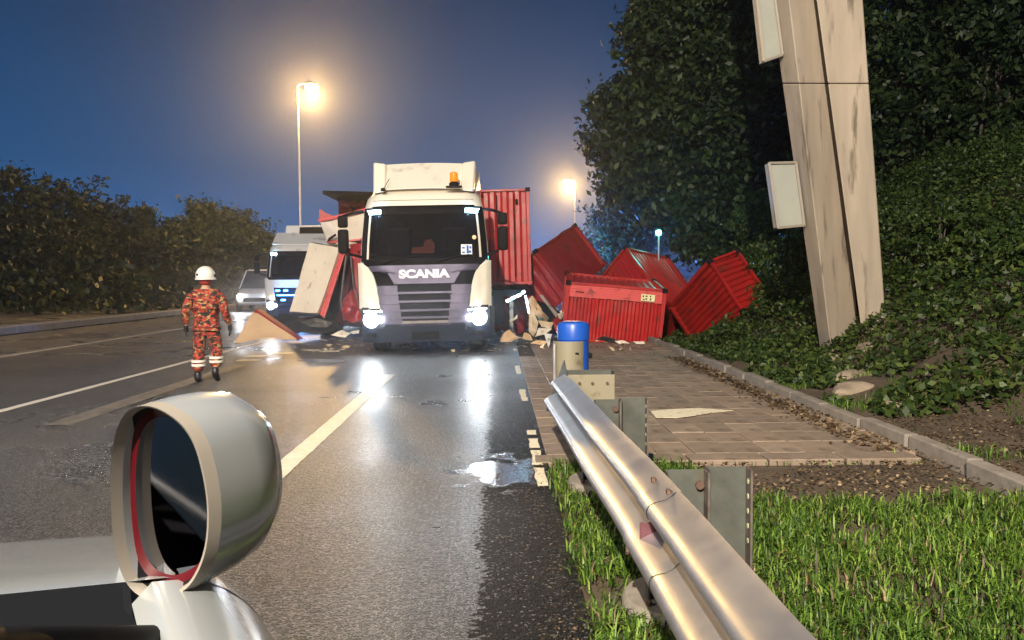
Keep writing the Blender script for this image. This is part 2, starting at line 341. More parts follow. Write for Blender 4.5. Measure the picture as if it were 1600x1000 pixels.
# paved footway: each slab a piece
M_BED = MB(); M_BED.box((2.0, 13.6, -.065), (3.3, 13.0, .07))
bed = M_BED.build('pavement', M_JOINT, kind='structure', label='brown slab pavement between guardrail and kerb')
slabm = []
for k in range(3):
    b = MB(); b.box((0, 0, 0), (.322, .485, .05))
    o = b.build('paving_slab', M_SLAB[k], bed, bevel=.006, seg=1); slabm.append(o)
first = [True] * 3
for i in range(10):
    for j in range(26):
        x = .40 + .33 * (i + .5); y = 7.25 + .495 * (j + .5)
        if (i < 1 and j > 18): continue
        k = random.choice((0, 0, 1, 1, 2))
        if first[k]: o = slabm[k]; first[k] = False
        else: o = slabm[k].copy(); COL.objects.link(o)
        o.location = (x, y, -.022 + random.uniform(-.004, .004)); o.rotation_euler = (random.uniform(-.007, .007), random.uniform(-.007, .007), random.uniform(-.006, .006))
b = MB()
for i in range(5): b.box((.62 + .66 * i, 7.08, -.02), (.64, .28, .06))
b.build('edging_strip', M_SLAB[1], bed, bevel=.01)
b = MB(); b.prism([pt(1036, 646, 9.0)] and [(1.72, 9.10, .011), (1.74, 9.55, .011), (2.02, 9.66, .011), (2.35, 9.72, .011), (2.70, 9.52, .011), (2.40, 9.38, .011), (2.18, 9.20, .011), (1.95, 9.05, .011)], (0, 0, .004))
b.build('painted_arrow', M_LINE2, kind='structure', label='cream painted arrow tip on the slab pavement')

kerb = empty('kerb', 'long low concrete kerb edging the slab pavement below the bank', 'kerb', (3.72, 9, 0))
for i in range(15):
    b = MB(); b.box((0, 0, 0), (.13, .97, .15)); b.dent(.006, 4, i)
    o = b.build('kerbstone', M_CONC2, kerb, bevel=.012); o.location = (random.uniform(-.025, .025), -3.1 + i * 1.0, .035 + random.uniform(-.012, .015)); o.rotation_euler = (random.uniform(-.012, .012), random.uniform(-.05, .05), random.uniform(-.02, .02))

# median barrier far left and bank beyond
b = MB()
prof = [(-.25, 0), (.25, 0), (.24, .2), (.2, .24), (-.2, .24), (-.24, .2)]
for k in range(24): b.prism([(-15.0 + x, 6 + k * 4, z) for x, z in prof], (0, 3.97, 0))
b.build('median_kerb', M_CONC2, label='low concrete kerb along the far side of the road', cat='kerb')

# ================================================================== WIDE VEHICLE PIECES
def wheel(parent, c, r=.5, w_=.3, name='wheel'):
    t = MB(); t.lathe(c, [(r * .62, -w_ / 2), (r * .93, -w_ / 2), (r, -w_ * .38), (r, w_ * .38), (r * .93, w_ / 2), (r * .62, w_ / 2)], 28, 'X')
    o = t.build(name, M_RUB, parent, smooth=True)
    q = MB(); q.lathe(c, [(r * .1, -w_ * .42), (r * .55, -w_ * .36), (r * .62, -w_ * .51), (r * .62, w_ * .51), (r * .55, w_ * .36), (r * .1, w_ * .42)], 24, 'X')
    q.build('rim', M_STEEL, o, smooth=True); return o

def lerp_tab(tab, z):
    if z <= tab[0][0]: return tab[0][1]
    for (a, b_), (c, d) in zip(tab, tab[1:]):
        if z <= c: return b_ + (d - b_) * (z - a) / (c - a)
    return tab[-1][1]
WID = [(.3, 1.33), (.9, 1.345), (1.9, 1.36), (2.4, 1.335), (3.05, 1.275), (3.3, 1.21), (3.5, 1.09)]
YF = [(.3, .03), (.6, 0), (.95, .0), (1.9, .06), (3.05, .30), (3.3, .44), (3.5, .80)]
def truck_parts(T, white, brand=True, led=(M_LED)):
    def Sf(x, z, off=0.):
        w_ = lerp_tab(WID, z); y = lerp_tab(YF, z); a = max(0, (abs(x) - .58 * w_) / (.42 * w_)); y += .34 * a ** 2.4
        return Vector((x * (1 + off / 1.3 * (1 if abs(x) > .9 * w_ else 0)), y - off, z))
    def patch(name, xl, xr, z0, z1, off, m_, nu=14, nv=8, th=.03, par=T, sm=True):
        fl = xl if callable(xl) else (lambda z: xl); fr = xr if callable(xr) else (lambda z: xr)
        b = MB()
        def fn(u, v):
            z = z0 + (z1 - z0) * v; a, c = fl(z), fr(z); return Sf(a + (c - a) * u, z, off)
        b.grid(fn, nu, nv, -0.0001 if th == 0 else -th if False else th)
        b.v = b.v
        return b.build(name, m_, par, smooth=sm)
    W = lambda z: lerp_tab(WID, z)
    # cab shell with a hole for the windscreen
    b = MB(); zs = [.62, .95, 1.4, 1.88, 1.98, 2.3, 2.7, 3.02, 3.12, 3.3, 3.4, 3.5]; nA = 28
    ring = []
    for z in zs:
        w_ = W(z); r_ = [Sf(-w_ + 2 * w_ * i / nA, z) for i in range(nA + 1)]
        r_ += [Vector((w_, 1.2, z)), Vector((w_, 2.2, z)), Vector((w_ - .06, 2.28, z)), Vector((-w_ + .06, 2.28, z)), Vector((-w_, 2.2, z)), Vector((-w_, 1.2, z))]
        ring.append(r_)
    n = len(ring[0]); vs = [p for r_ in ring for p in r_]; fs = []
    for j in range(len(zs) - 1):
        for i in range(n):
            if i < nA and 2 <= i < nA - 2 and 1.9 < zs[j] < 3.05: continue
            if i < nA and 2 <= i < nA - 2 and zs[j] < 1.7: continue
            fs.append((j * n + i, j * n + (i + 1) % n, (j + 1) * n + (i + 1) % n, (j + 1) * n + i))
    fs.append(tuple(range((len(zs) - 1) * n, len(zs) * n)))
    b.add(vs, fs); b.build('cab_body', white, T, smooth=True, angle=50)
    # roof crown
    b = MB()
    def crown(u, v):
        x = (u * 2 - 1) * 1.09; return Vector((x, .78 + v * 1.5, 3.5 + .05 * math.sin(PI * min(1, v * 1.5)) * (1 - u * u * .0)))
    b.grid(crown, 6, 5, .02).build('roof', white, T, smooth=True)
    # interior
    b = MB(); b.box((0, 1.5, 1.35), (2.4, 1.2, .9)); b.build('engine_cover', M_VOID, T)
    b = MB(); b.box((0, .72, 1.98), (2.3, .55, .25)); b.box((.62, .60, 2.12), (.5, .35, .12)); b.build('dashboard', M_VOID, T, bevel=.04)
    b = MB(); b.box((0, 2.2, 2.5), (2.5, .04, 1.7)); b.build('rear_wall', M_VOID, T)
    for sx in (-.62, .62):
        b = MB(); b.box((sx, 1.45, 2.0), (.52, .5, .18)); b.box((sx, 1.72, 2.35), (.5, .14, .75), Matrix.Rotation(-.12, 3, 'X')); b.box((sx, 1.77, 2.80), (.28, .1, .2))
        b.build('seat', mat('seat_cloth', (.05, .03, .05), .9), T, bevel=.05)
    b = MB(); ring_ = [Vector((.62 + .21 * math.cos(a * PI / 8), .98 + .06 * math.sin(a * PI / 8), 2.22 + .2 * math.sin(a * PI / 8))) for a in range(17)]
    b.tube(ring_, .014, 6).build('steering_wheel', M_BLACK, T, smooth=True)
    if brand:
        b = MB(); b.prism([(-.30, .62, 2.12), (.18, .62, 2.12), (.20, .64, 2.32), (.12, .66, 2.42), (.0, .66, 2.40), (-.04, .65, 2.26), (-.28, .64, 2.24)], (0, .1, 0)); b.dent(.012, 6)
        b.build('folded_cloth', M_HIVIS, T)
    # windscreen and black surround
    patch('windscreen', lambda z: -W(z) * .915, lambda z: W(z) * .915, 1.96, 3.0, -.012, M_GLASS, 24, 10, .008)
    patch('windscreen_frame', lambda z: -W(z) * .985, lambda z: -W(z) * .895, 1.86, 3.08, .006, M_BLACK, 4, 8)
    patch('windscreen_frame', lambda z: W(z) * .895, lambda z: W(z) * .985, 1.86, 3.08, .006, M_BLACK, 4, 8)
    patch('wiper_panel', lambda z: -W(z) * .96, lambda z: W(z) * .96, 1.84, 2.0, .012, M_BLACK, 24, 3)
    patch('visor_band', lambda z: -W(z) * .975, lambda z: W(z) * .975, 2.93, 3.09, .02, M_BLACK, 24, 3)
    for sx in (-1, 1):
        v = patch('marker_lamp', sx * 1.02 - .13, sx * 1.02 + .13, 2.945, 3.035, .045, led, 4, 2, .02)
        lamp('marker_glow', 'POINT', Sf(sx * 1.02, 2.99, .12), 10, (.35, .7, 1), T, shadow_soft_size=.05)
    for sx, x1 in ((-.85, -.15), (.25, .95)):
        b = MB(); b.tube([Sf(sx, 1.9, .06), Sf((sx + x1) / 2, 2.00, .05), Sf(x1, 2.06, .035)], [.016, .012, .008], 6); b.build('wiper', M_BLACK, T)
    # mirrors
    for sx in (-1, 1):
        arm = MB(); arm.tube([Vector((sx * 1.27, .38, 3.02)), Vector((sx * 1.45, .20, 2.98)), Vector((sx * 1.66, .1, 2.90))], .03, 8); arm2 = MB(); arm2.tube([Vector((sx * 1.34, .35, 2.06)), Vector((sx * 1.55, .15, 2.12))], .03, 8); arm2.build('mirror_arm', M_BLACK, T, smooth=True)
        a_ = arm.build('mirror_arm', M_BLACK, T, smooth=True)
        b = MB(); b.box((sx * 1.66, .12, 2.79), (.20, .16, .25)); b.build('mirror_head', M_BLACK, T, bevel=.045, smooth=True, seg=3)
        b = MB(); b.box((sx * 1.66, .12, 2.38), (.215, .18, .50)); b.build('mirror_head', M_BLACK, T, bevel=.05, smooth=True, seg=3)
    # face panels
    if brand:
        def vl(z): return -W(z) * .84 if z > 1.74 else -(.62 + (z - 1.47) / .27 * .16)
        patch('nose_panel', lambda z: vl(z), lambda z: -vl(z), 1.47, 1.86, .035, M_GREY, 24, 10)
        for s_ in (-1, 1):
            patch('black_recess', (lambda z: -W(z) * .86) if s_ < 0 else .56, -.56 if s_ < 0 else (lambda z: W(z) * .86), 1.44, 1.76, .012, M_BLACK, 8, 6)
        zc = [1.28, 1.10, .915, .76, .62]
        patch('grille_back', -.95, .95, .60, 1.50, -.02, M_BLACK, 12, 4)
        for k, z in enumerate(zc):
            patch('grille_slat', -.62 + .02 * k, .62 - .02 * k, z - .018, z + .026, .045, M_GREY, 12, 2, .05)
            for s_ in (-1, 1):
                x0, x1 = .56 - .02 * k, .97 - .03 * k
                patch('grille_block', min(s_ * x0, s_ * x1), max(s_ * x0, s_ * x1), z - .045, z + (.13 if k else .16), .035, M_GREY, 5, 3, .05)
    else:
        patch('nose_panel', lambda z: -W(z) * .9, lambda z: W(z) * .9, 1.52, 1.86, .03, white, 24, 6)
        patch('grille_back', -1.12, 1.12, .62, 1.52, .0, M_BLACK, 16, 6)
        for z in (1.34, 1.15, .95, .78): patch('grille_slat', -1.0, 1.0, z - .02, z + .02, .03, M_BUMP, 12, 2)
        patch('light_strip', -.85, .95, 1.17, 1.215, .06, M_BLED, 12, 1)
        for x, z in ((-.82, 1.39), (-.5, 1.39), (.25, 1.39), (.5, 1.39), (.75, 1.39), (-.6, .98), (0, .98), (.2, .98), (.5, .98)): patch('light_strip', x - .085, x + .085, z - .03, z + .03, .06, M_BLED, 2, 1)
    def fair_in(z):
        t = (z - .96) / (1.95 - .96); return .93 + .13 * t + .26 * t ** 5
    for s_ in (-1, 1):
        patch('corner_fairing', (lambda z: -W(z) - .005) if s_ < 0 else fair_in, (lambda z: -fair_in(z)) if s_ < 0 else (lambda z: W(z) + .005), .97, 1.93, .045, white, 10, 14, .05)
        hl = patch('headlight', -1.33 if s_ < 0 else .84, -.84 if s_ < 0 else 1.33, .55, .93, .03, mat('headlight_lens', (.035, .04, .05), .3, spec=.3), 8, 5, .04)
        for x, r_ in ((1.12, .165), (.93, .07)):
            c = Sf(s_ * x, .74, .07); b = MB(); b.cyl(c, c + Vector((0, -.03, 0)), r_, r_ * .9, 16); b.build('bulb', M_HEAD, hl)
        q = lamp('headlight_beam', 'SPOT', Sf(s_ * 1.13, .74, .16), 75, (.86, .93, 1), T, shadow_soft_size=.07, spot_size=R(120), spot_blend=.9)
        q.rotation_euler = (R(90 - 12), 0, R(180))
        b = MB(); b.box(Sf(s_ * 1.2, .97, -.02) + Vector((0, 0, 0)), (.24, .2, .05)); b.build('fog_strip', M_BLACK, T)
    patch('bumper', lambda z: -W(z) * .99, lambda z: W(z) * .99, .26, .58, .03, M_BUMP, 24, 6, .08)
    patch('bumper_upper', -.84, .84, .50, .64, .045, M_BUMP, 16, 4, .05)
    b = MB(); b.box((0, -.06, .40), (.56, .02, .14)); b.build('number_plate', M_BLACK, T, bevel=.006)
    b = MB(); b.box((0, 1.2, .45), (2.2, 2.2, .3)); b.box((0, 3.6, .75), (.9, 6, .3)); b.build('chassis', M_VOID, T)
    for sx in (-1.05, 1.05):
        wheel(T, (sx, 1.35, .5), .5, .34); wheel(T, (sx, 5.2, .5), .5, .34)
    return Sf, patch, W

# ------------------------------------------------------------------ main truck
TRK = empty('truck', 'large cream truck with silver grille and blazing headlights facing the camera', 'truck', (-1.53, 17.35, 0), (0, R(-.9), R(1.5)))
Sf, patch, W = truck_parts(TRK, M_WHITE)
cu = bpy.data.curves.new('lettering', 'FONT'); cu.body = 'SCANIA'; cu.size = .275; cu.extrude = .012; cu.offset = .016; cu.align_x = 'CENTER'; cu.align_y = 'CENTER'; cu.space_character = 1.0
tmp = bpy.data.objects.new('tmp', cu); COL.objects.link(tmp); bpy.context.view_layer.update()
me = bpy.data.meshes.new_from_object(tmp.evaluated_get(bpy.context.evaluated_depsgraph_get())); bpy.data.objects.remove(tmp)
me.materials.clear(); me.materials.append(M_LETTER); o = bpy.data.objects.new('lettering', me); COL.objects.link(o); o.parent = TRK
o.location = (0, lerp_tab(YF, 1.66) - .055, 1.665); o.rotation_euler = (R(90 - 3), 0, 0); o.scale = (1.06, .84, 1)
# spoiler
b = MB()
def spo(u, v):
    x = (u * 2 - 1); wv = 1.02 + .02 * v; c = 1 - max(0, (abs(x) - .74) / .26) ** 2
    return Vector((x * wv, .62 + .75 * v + .10 * abs(x) ** 6, 3.47 + .62 * v + .03 * math.sin(PI * u)))
b.grid(spo, 28, 8, -.03).build('roof_spoiler', M_WHITE, TRK, smooth=True)
for s_ in (-1, 1):
    b = MB(); p = [(s_ * .80, .50, 3.44), (s_ * 1.08, .66, 3.42), (s_ * 1.14, 1.9, 3.45), (s_ * .84, 1.9, 3.5), (s_ * .84, 1.20, 4.12), (s_ * 1.13, 1.25, 4.17), (s_ * 1.15, 1.9, 4.17), (s_ * .84, 1.9, 4.12)]
    if s_ < 0: p = [p[1], p[0], p[3], p[2], p[5], p[4], p[7], p[6]]
    b.hexa(p).build('spoiler_wing', M_WHITE, TRK, bevel=.05, smooth=True, seg=3)
    b = MB(); b.hexa([(s_ * 1.10 - .02, 1.0, 3.45), (s_ * 1.10 + .02, 1.0, 3.45), (s_ * 1.2 + .02, 2.2, 2.4), (s_ * 1.2 - .02, 2.2, 2.4), (s_ * 1.10 - .02, 1.4, 4.0), (s_ * 1.10 + .02, 1.4, 4.0), (s_ * 1.2 + .02, 2.3, 4.0), (s_ * 1.2 - .02, 2.3, 4.0)])
    b.build('side_deflector', M_WHITE, TRK)
b = MB(); b.lathe((.66, .42, 3.52), [(.10, 0), (.11, .05), (.07, .09)], 16); b.box((.66, .40, 3.50), (.34, .1, .04))
bc = b.build('beacon', M_BLACK, TRK, smooth=True)
b = MB(); b.lathe((.66, .42, 3.61), [(.085, 0), (.09, .02), (.085, .17), (.06, .2), (.0, .205)], 20); b.build('beacon_dome', M_ORANGE, bc, smooth=True)
b = MB(); b.lathe((-.84, .42, 3.44), [(.05, 0), (.05, .05), (.02, .07)], 12); b.tube([(-.82, .45, 3.5), (-.72, .62, 3.72)], .008, 5); b.build('horn', M_BLACK, TRK)
st = patch('sticker', .78, 1.01, 2.06, 2.27, .0, mat('glowing_sticker_white', (.72, .76, .78), .5, emit=(.7, .8, .9), estr=.12), 3, 3, .003)  # sticker is lightened by a faint glow of its own
for (x0, x1, z0, z1) in ((.80, .86, 2.08, 2.12), (.895, .94, 2.08, 2.25), (.94, .99, 2.09, 2.14), (.80, .86, 2.18, 2.22), (.955, .995, 2.18, 2.23)):
    patch('sticker_print', x0, x1, z0, z1, .006, mat('sticker_blue', (.03, .10, .40), .5), 2, 2, .003, par=st)
b = MB(); c = Sf(1.06, 2.42, .0); b.cyl(c, c + Vector((0, -.01, 0)), .045, None, 16); b.build('badge', mat('gold_badge', (.75, .55, .25), .4), TRK)

for s_ in (-1, 1):
    b = MB(); b.grid(lambda u, v: Sf(s_ * (W(1.0 + .9 * v) - .004), 1.0 + .9 * v, .052) + Vector((0, .012 * u, 0)), 1, 8, .004); b.build('panel_seam', M_BLACK, TRK)
    patch('corner_vent', min(s_ * 1.02, s_ * 1.20), max(s_ * 1.02, s_ * 1.20), .36, .46, .05, M_BLACK, 4, 2, .02)
    patch('daytime_lamp', min(s_ * .90, s_ * 1.24), max(s_ * .90, s_ * 1.24), .905, .925, .05, M_HEAD, 6, 1, .02)
patch('roof_seam', -1.06, 1.06, 3.235, 3.243, .006, M_BLACK, 16, 1, .004)
patch('grille_mesh', -.55, .55, .62, .70, .0, M_STEEL, 8, 1, .01)
# trailer below the standing container
TRL = empty('semi_trailer', 'dark semi trailer chassis behind the large truck', 'trailer', (.02, 22.9, 0), (0, 0, 0))
b = MB(); b.box((-.55, 4.5, 1.18), (2.3, 10, .16)); b.box((-.95, 5, 1.0), (.16, 10, .35)); b.box((-.1, 5, 1.0), (.16, 10, .35)); b.build('frame', M_BLACK, TRL)
b = MB(); b.box((-.75, .9, .68), (1.75, .06, .85)); b.build('headboard', M_VOID, TRL)
for x in (-.2, .32):
    b = MB(); b.box((x, .1, .6), (.1, .1, 1.15)); b.box((x, .1, .03), (.22, .22, .05)); b.build('landing_leg', M_STEEL, TRL)
for y in (4.6, 5.9, 7.2): wheel(TRL, (.25, y, .5), .5, .35)
LEDT = [(793, 470), (802, 465), (811, 461), (819, 457)]
b = MB()
for (x, y), (x2, y2) in zip([(791, 471), (799, 467), (807, 463), (816, 458)], [(797, 468), (805, 464), (814, 460), (820, 455)]):
    b.cyl(pt(x, y, 22.2), pt(x2, y2, 22.2), .035, None, 8)
o = b.build('led_strip', M_LED, label='line of blue white lights under the standing red container', cat='light')
b = MB(); b.tube([pt(821, 462, 22.2), pt(824, 476, 22.2), pt(827, 490, 22.2)], .022, 8).build('led_strip', M_LED, label='short cyan light strip hanging beside torn sheets', cat='light')
lamp('led_glow', 'POINT', pt(806, 464, 21.9), 14, (.35, .65, 1), None, shadow_soft_size=.15)
lamp('led_glow', 'POINT', pt(822, 478, 21.9), 6, (.25, .8, 1), None, shadow_soft_size=.1)

# ================================================================== CONTAINERS
def frame_of(c, eul): 
    M = Matrix.Translation(Vector(c)) @ Euler(eul, 'XYZ').to_matrix().to_4x4(); return M
def corr(b, O, U, V, Nn, lu, lv, pitch=.28, dep=.050, nv=7, dent=0.):
    """trapezoid corrugation repeating along U, running along V, facing Nn"""
    k = max(2, round(lu / pitch)); p = lu / k; prof = []
    for i in range(k): prof += [(i * p, 0), (i * p + p * .30, 0), (i * p + p * .5, -dep), (i * p + p * .80, -dep)]
    prof.append((lu, 0)); vs = []; n = len(prof)
    for j in range(nv + 1):
        for a, d in prof:
            q = O + U * a + V * (lv * j / nv) + Nn * d
            if dent: q = q + Nn * dent * (noise.noise(q * 1.3) + .5 * noise.noise(q * 3.1))
            vs.append(q)
    b.add(vs, [(j * n + i, j * n + i + 1, (j + 1) * n + i + 1, (j + 1) * n + i) for j in range(nv) for i in range(n - 1)])
def container(label, c, eul, dims, M_, faces, dent=.03, group='red shipping containers scattered by the crash', pitch=.28, name='shipping_container', extras=None, warp=0.):
    T = empty(name, label, 'container', c, eul, group)
    x, y, z = [d / 2 for d in dims]; V3 = Vector; t = .055
    def wrp(b_):
        if warp: b_.v = [tuple(Vector(v) + noise.noise_vector(Vector(v) * .95 + Vector((c[0], c[1], 0))) * warp + noise.noise_vector(Vector(v) * 2.8) * warp * .3) for v in b_.v]
        return b_
    E = {'front': (V3((-x, -y, -z)), V3((1, 0, 0)), V3((0, 0, 1)), V3((0, -1, 0)), 2 * x, 2 * z), 'back': (V3((x, y, -z)), V3((-1, 0, 0)), V3((0, 0, 1)), V3((0, 1, 0)), 2 * x, 2 * z),
         'right': (V3((x, -y, -z)), V3((0, 1, 0)), V3((0, 0, 1)), V3((1, 0, 0)), 2 * y, 2 * z), 'left': (V3((-x, y, -z)), V3((0, -1, 0)), V3((0, 0, 1)), V3((-1, 0, 0)), 2 * y, 2 * z),
         'top': (V3((-x, -y, z)), V3((1, 0, 0)), V3((0, 1, 0)), V3((0, 0, 1)), 2 * x, 2 * y), 'bottom': (V3((-x, y, -z)), V3((1, 0, 0)), V3((0, -1, 0)), V3((0, 0, -1)), 2 * x, 2 * y)}
    nm = {'front': 'end_panel', 'back': 'end_panel', 'left': 'side_panel', 'right': 'side_panel', 'top': 'roof_panel', 'bottom': 'floor_panel'}
    for f, st_ in faces.items():
        O, U, V, Nn, lu, lv = E[f]; b = MB(); O = O - Nn * .025
        mm = M_
        if isinstance(st_, tuple): st_, mm = st_
        if st_ == 'v': corr(b, O, U, V, Nn, lu, lv, pitch, dent=dent)
        elif st_ == 'h': corr(b, O + U * lu, V, -U, Nn, lv, lu, pitch, dent=dent)
        elif st_ == 'flat': b.grid(lambda u, v: O + U * lu * u + V * lv * v + Nn * dent * 1.2 * noise.noise((O + U * lu * u + V * lv * v) * 1.1), 14, 10)
        elif st_ == 'band':   # fine ribbed header band above vertical corrugation
            hb = lv * .24; corr(b, O, U, V, Nn, lu, lv - hb, pitch, dent=dent)
            b2 = MB(); corr(b2, O + V * (lv - hb) + U * lu + Nn * .03, V, -U, Nn, hb, lu, .045, .012, dent=dent * .5)
            wrp(b2).build('header_band', M_PINK, T)
        wrp(b).build(nm[f], mm, T, smooth=False)
    # edge rails and corner posts
    def bar(a, e, nme, r_=t):
        q = MB(); a = V3(a); e = V3(e); d = e - a; L_ = d.length; ctr = (a + e) / 2
        s_ = [r_ * 1.1] * 3; k = max(range(3), key=lambda i: abs(d[i])); s_[k] = L_ + r_
        nseg = 6 if warp else 1
        for i_ in range(nseg):
            s_[k] = (L_ + r_) / nseg; q.box(ctr + d.normalized() * ((i_ + .5) / nseg - .5) * (L_ + r_), s_)
        wrp(q).build(nme, M_, T, bevel=0 if warp else .008, seg=1)
    for sx in (-x, x):
        for sy in (-y, y): bar((sx, sy, -z), (sx, sy, z), 'corner_post', .085)
        bar((sx, -y, z), (sx, y, z), 'top_rail'); bar((sx, -y, -z), (sx, y, -z), 'bottom_rail', .075)
    for sy in (-y, y): bar((-x, sy, z), (x, sy, z), 'top_rail'); bar((-x, sy, -z), (x, sy, -z), 'bottom_rail', .075)
    for sx in (-1, 1):
        for sy in (-1, 1):
            for sz in (-1, 1):
                q = MB(); q.box((sx * x, sy * y, sz * z), (.135, .135, .12)); wrp(q).build('corner_casting', M_BLACK if sz > 0 else M_, T, bevel=.012, seg=1)
    return T
ctn = container('upright red container standing behind the large truck cab', pt(762, 371, 22.9) + Vector((0, 3, 0)), (0, R(-1.2), R(-1.5)), (2.42, 6.0, 2.55), M_RED, {'front': 'v', 'right': 'v', 'left': 'v', 'top': 'h', 'bottom': 'flat', 'back': 'v'}, .012, pitch=.36)
b = MB(); b.box((.9, -3.05, .95), (.07, .03, .14)); b.box((-.05, -3.05, 1.15), (.05, .03, .1)); b.build('vent_cover', M_BLACK, ctn)
b = MB(); b.cyl((.35, -3.06, -1.1), (.35, -3.06, 1.15), .016); b.cyl((.82, -3.06, -1.1), (.82, -3.06, 1.15), .016); b.build('locking_bar', M_REDDK, ctn)
c4 = container('front red container end with pink ribbed top band and pale label', (2.93, 21.85, .76), (R(6), R(5.5), R(-3)), (2.40, 2.2, 1.42), M_RED, {'front': 'band', 'right': 'v', 'left': 'v', 'top': 'v', 'back': 'v', 'bottom': 'flat'}, .03, pitch=.19, warp=.02)
b = MB(); b.box((.80, -1.15, .50), (.34, .012, .17)); lb = b.build('label_plate', mat('label_cream', (.72, .66, .38), .5), c4)
for i, (x, z, w_, h_) in enumerate([(.68, .53, .03, .05), (.76, .54, .05, .03), (.76, .47, .04, .04), (.86, .54, .03, .04), (.87, .47, .03, .05), (.70, .45, .04, .03)]):
    q = MB(); q.box((x, -1.158, z), (w_, .006, h_)); q.build('label_print', M_BLACK, lb)
q = MB()
for i in range(6): q.box((-.98 + .035 * i, -1.15, .50), (.02, .01, .035))
q.build('stencil_mark', M_REDDK, c4)
container('right red container tipped on one corner on the leafy bank', (5.68, 21.486, .90), (.5135, .9522, -.676), (1.50, .92, 2.35), M_REDM, {'front': 'v', 'back': 'v', 'top': 'v', 'bottom': 'flat', 'left': 'v', 'right': 'v'}, .03, pitch=.15, warp=.03)
container('middle red container with ribbed roof slope rising behind the labelled one', (4.312, 23.944, .928), (-.8058, .1512, .6941), (1.843, 1.641, 2.269), M_REDM, {'front': 'v', 'back': 'v', 'top': 'v', 'bottom': 'flat', 'left': ('v', M_RED2), 'right': 'v'}, .03, pitch=.14, warp=.03)
container('tilted deep red container with smooth sheet side beside the upright one', tuple(Vector((.975, 24.949, 1.218)) + Euler((-.6072, -.2683, 1.1392)).to_matrix() @ Vector((.85, 0, 0))), (-.6072, -.2683, 1.1392), (3.4, 2.6, 1.56), M_RED2, {'front': 'flat', 'back': 'v', 'top': 'v', 'bottom': 'flat', 'left': 'v', 'right': 'v'}, .05, warp=.035)
# deep wreck container on the far left behind the cream slabs
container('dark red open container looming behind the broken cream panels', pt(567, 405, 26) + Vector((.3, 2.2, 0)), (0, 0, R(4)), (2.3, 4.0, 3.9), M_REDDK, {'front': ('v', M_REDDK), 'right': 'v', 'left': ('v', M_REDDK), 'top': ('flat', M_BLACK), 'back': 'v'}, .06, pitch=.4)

def slab_from(pts_, th, name, m_, parent=None, sub=8, dent=.02, seed=0, **kw):
    A, B, C_, D = [Vector(p) for p in pts_]  # TL TR BR BL
    nrm = (B - A).cross(D - A).normalized(); 
    if nrm.dot(fw) > 0: nrm = -nrm      # face the eye
    b = MB(); 
    def fn(u, v):
        p = (A * (1 - u) + B * u) * (1 - v) + (D * (1 - u) + C_ * u) * v
        return p + nrm * dent * noise.noise(p * 2.2 + Vector((seed, 0, 0)))
    b.grid(fn, sub, sub, th)
    return b.build(name, m_, parent, smooth=True, angle=30, **kw)
# big cream side panel with red edge
P1 = empty('wall_panel', 'tall cream lining panel with red edge leaning on the wreck', 'panel', (0, 0, 0))
A, B, C_, D = pt(487, 381, 22.8), pt(533, 389, 22.5), pt(499, 491, 22.2), pt(455, 488, 22.4)
slab_from((A, B, C_, D), .10, 'lining_sheet', M_PANEL, P1, seed=1, dent=.035)
b = MB(); b.hexa([C_ + Vector((.01, -.03, 0)), pt(507, 497, 22.1), pt(509, 497, 22.5), C_ + Vector((.05, .3, 0)), B + Vector((.01, -.03, 0)), pt(543, 383, 22.4), pt(545, 383, 22.8), B + Vector((.05, .3, 0))]); b.build('red_edge', M_PINK, P1, bevel=.01)
for k in range(5):
    t = .06 + .21 * k
    q = MB(); q.box(pt(537 - 35 * t, 390 + 105 * t, 22.36), (.03, .03, .05)); q.build('rivet', M_BLACK, P1)
b = MB(); b.tube([A + Vector((0, -.04, .02)), B + Vector((0, -.04, .02))], .03, 6); b.tube([D + Vector((0, -.04, 0)), C_ + Vector((0, -.04, 0))], .025, 6); b.build('edge_profile', M_STEEL, P1)
b = MB(); b.tube([A + Vector((-.01, -.04, 0)), D + Vector((-.01, -.04, 0))], .02, 6); b.build('edge_profile', M_PANEL, P1)
# upper cream panel with red top rail
P2 = empty('wall_panel', 'bent cream panel under a red rail, high beside the truck cab', 'panel', (0, 0, 0))
A, B, C_, D = pt(499, 345, 23.2), pt(577, 332, 23.0), pt(577, 372, 23.0), pt(511, 378, 23.0)
slab_from((A, pt(521, 342, 23.2), pt(533, 376, 23.2), D), .04, 'lining_sheet', mat('pale_lining', (.66, .61, .56), .5, col2=(.52, .47, .42), nscale=2), P2, seed=3, dent=.08)
slab_from((pt(521, 342, 23.2), B, C_, pt(533, 376, 23.2)), .06, 'lining_sheet', M_TAN if False else M_PANEL, P2, seed=5, dent=.04)
b = MB(); b.tube([A + Vector((0, -.05, 0)), pt(540, 336, 23.0), pt(577, 326, 22.8)], .06, 4); b.tube([D, pt(540, 377, 22.9), C_], .035, 4); b.build('rail', M_PINK, P2)
b = MB(); b.prism([pt(499, 326, 23.3), pt(508, 332, 23.3), pt(520, 337, 23.3), pt(518, 341, 23.3), pt(499, 346, 23.3)], (0, .12, 0)); b.build('torn_corner', M_RED, P2)
b = MB(); b.prism([pt(511, 378, 22.8), pt(513, 372, 22.8), pt(524, 365, 22.8), pt(525, 368, 22.8)], (0, .06, 0)); b.build('bent_bracket', M_BLACK, P2)
b = MB(); b.box((0, 0, 0), (1.6, 3, .10), Matrix.Rotation(.03, 3, 'Y')); o = b.build('roof_sheet', M_VOID, label='black flat roof sheet on top of the dark red open container', cat='sheet'); o.location = pt(545, 305, 25.5) + Vector((.1, 1, .02))
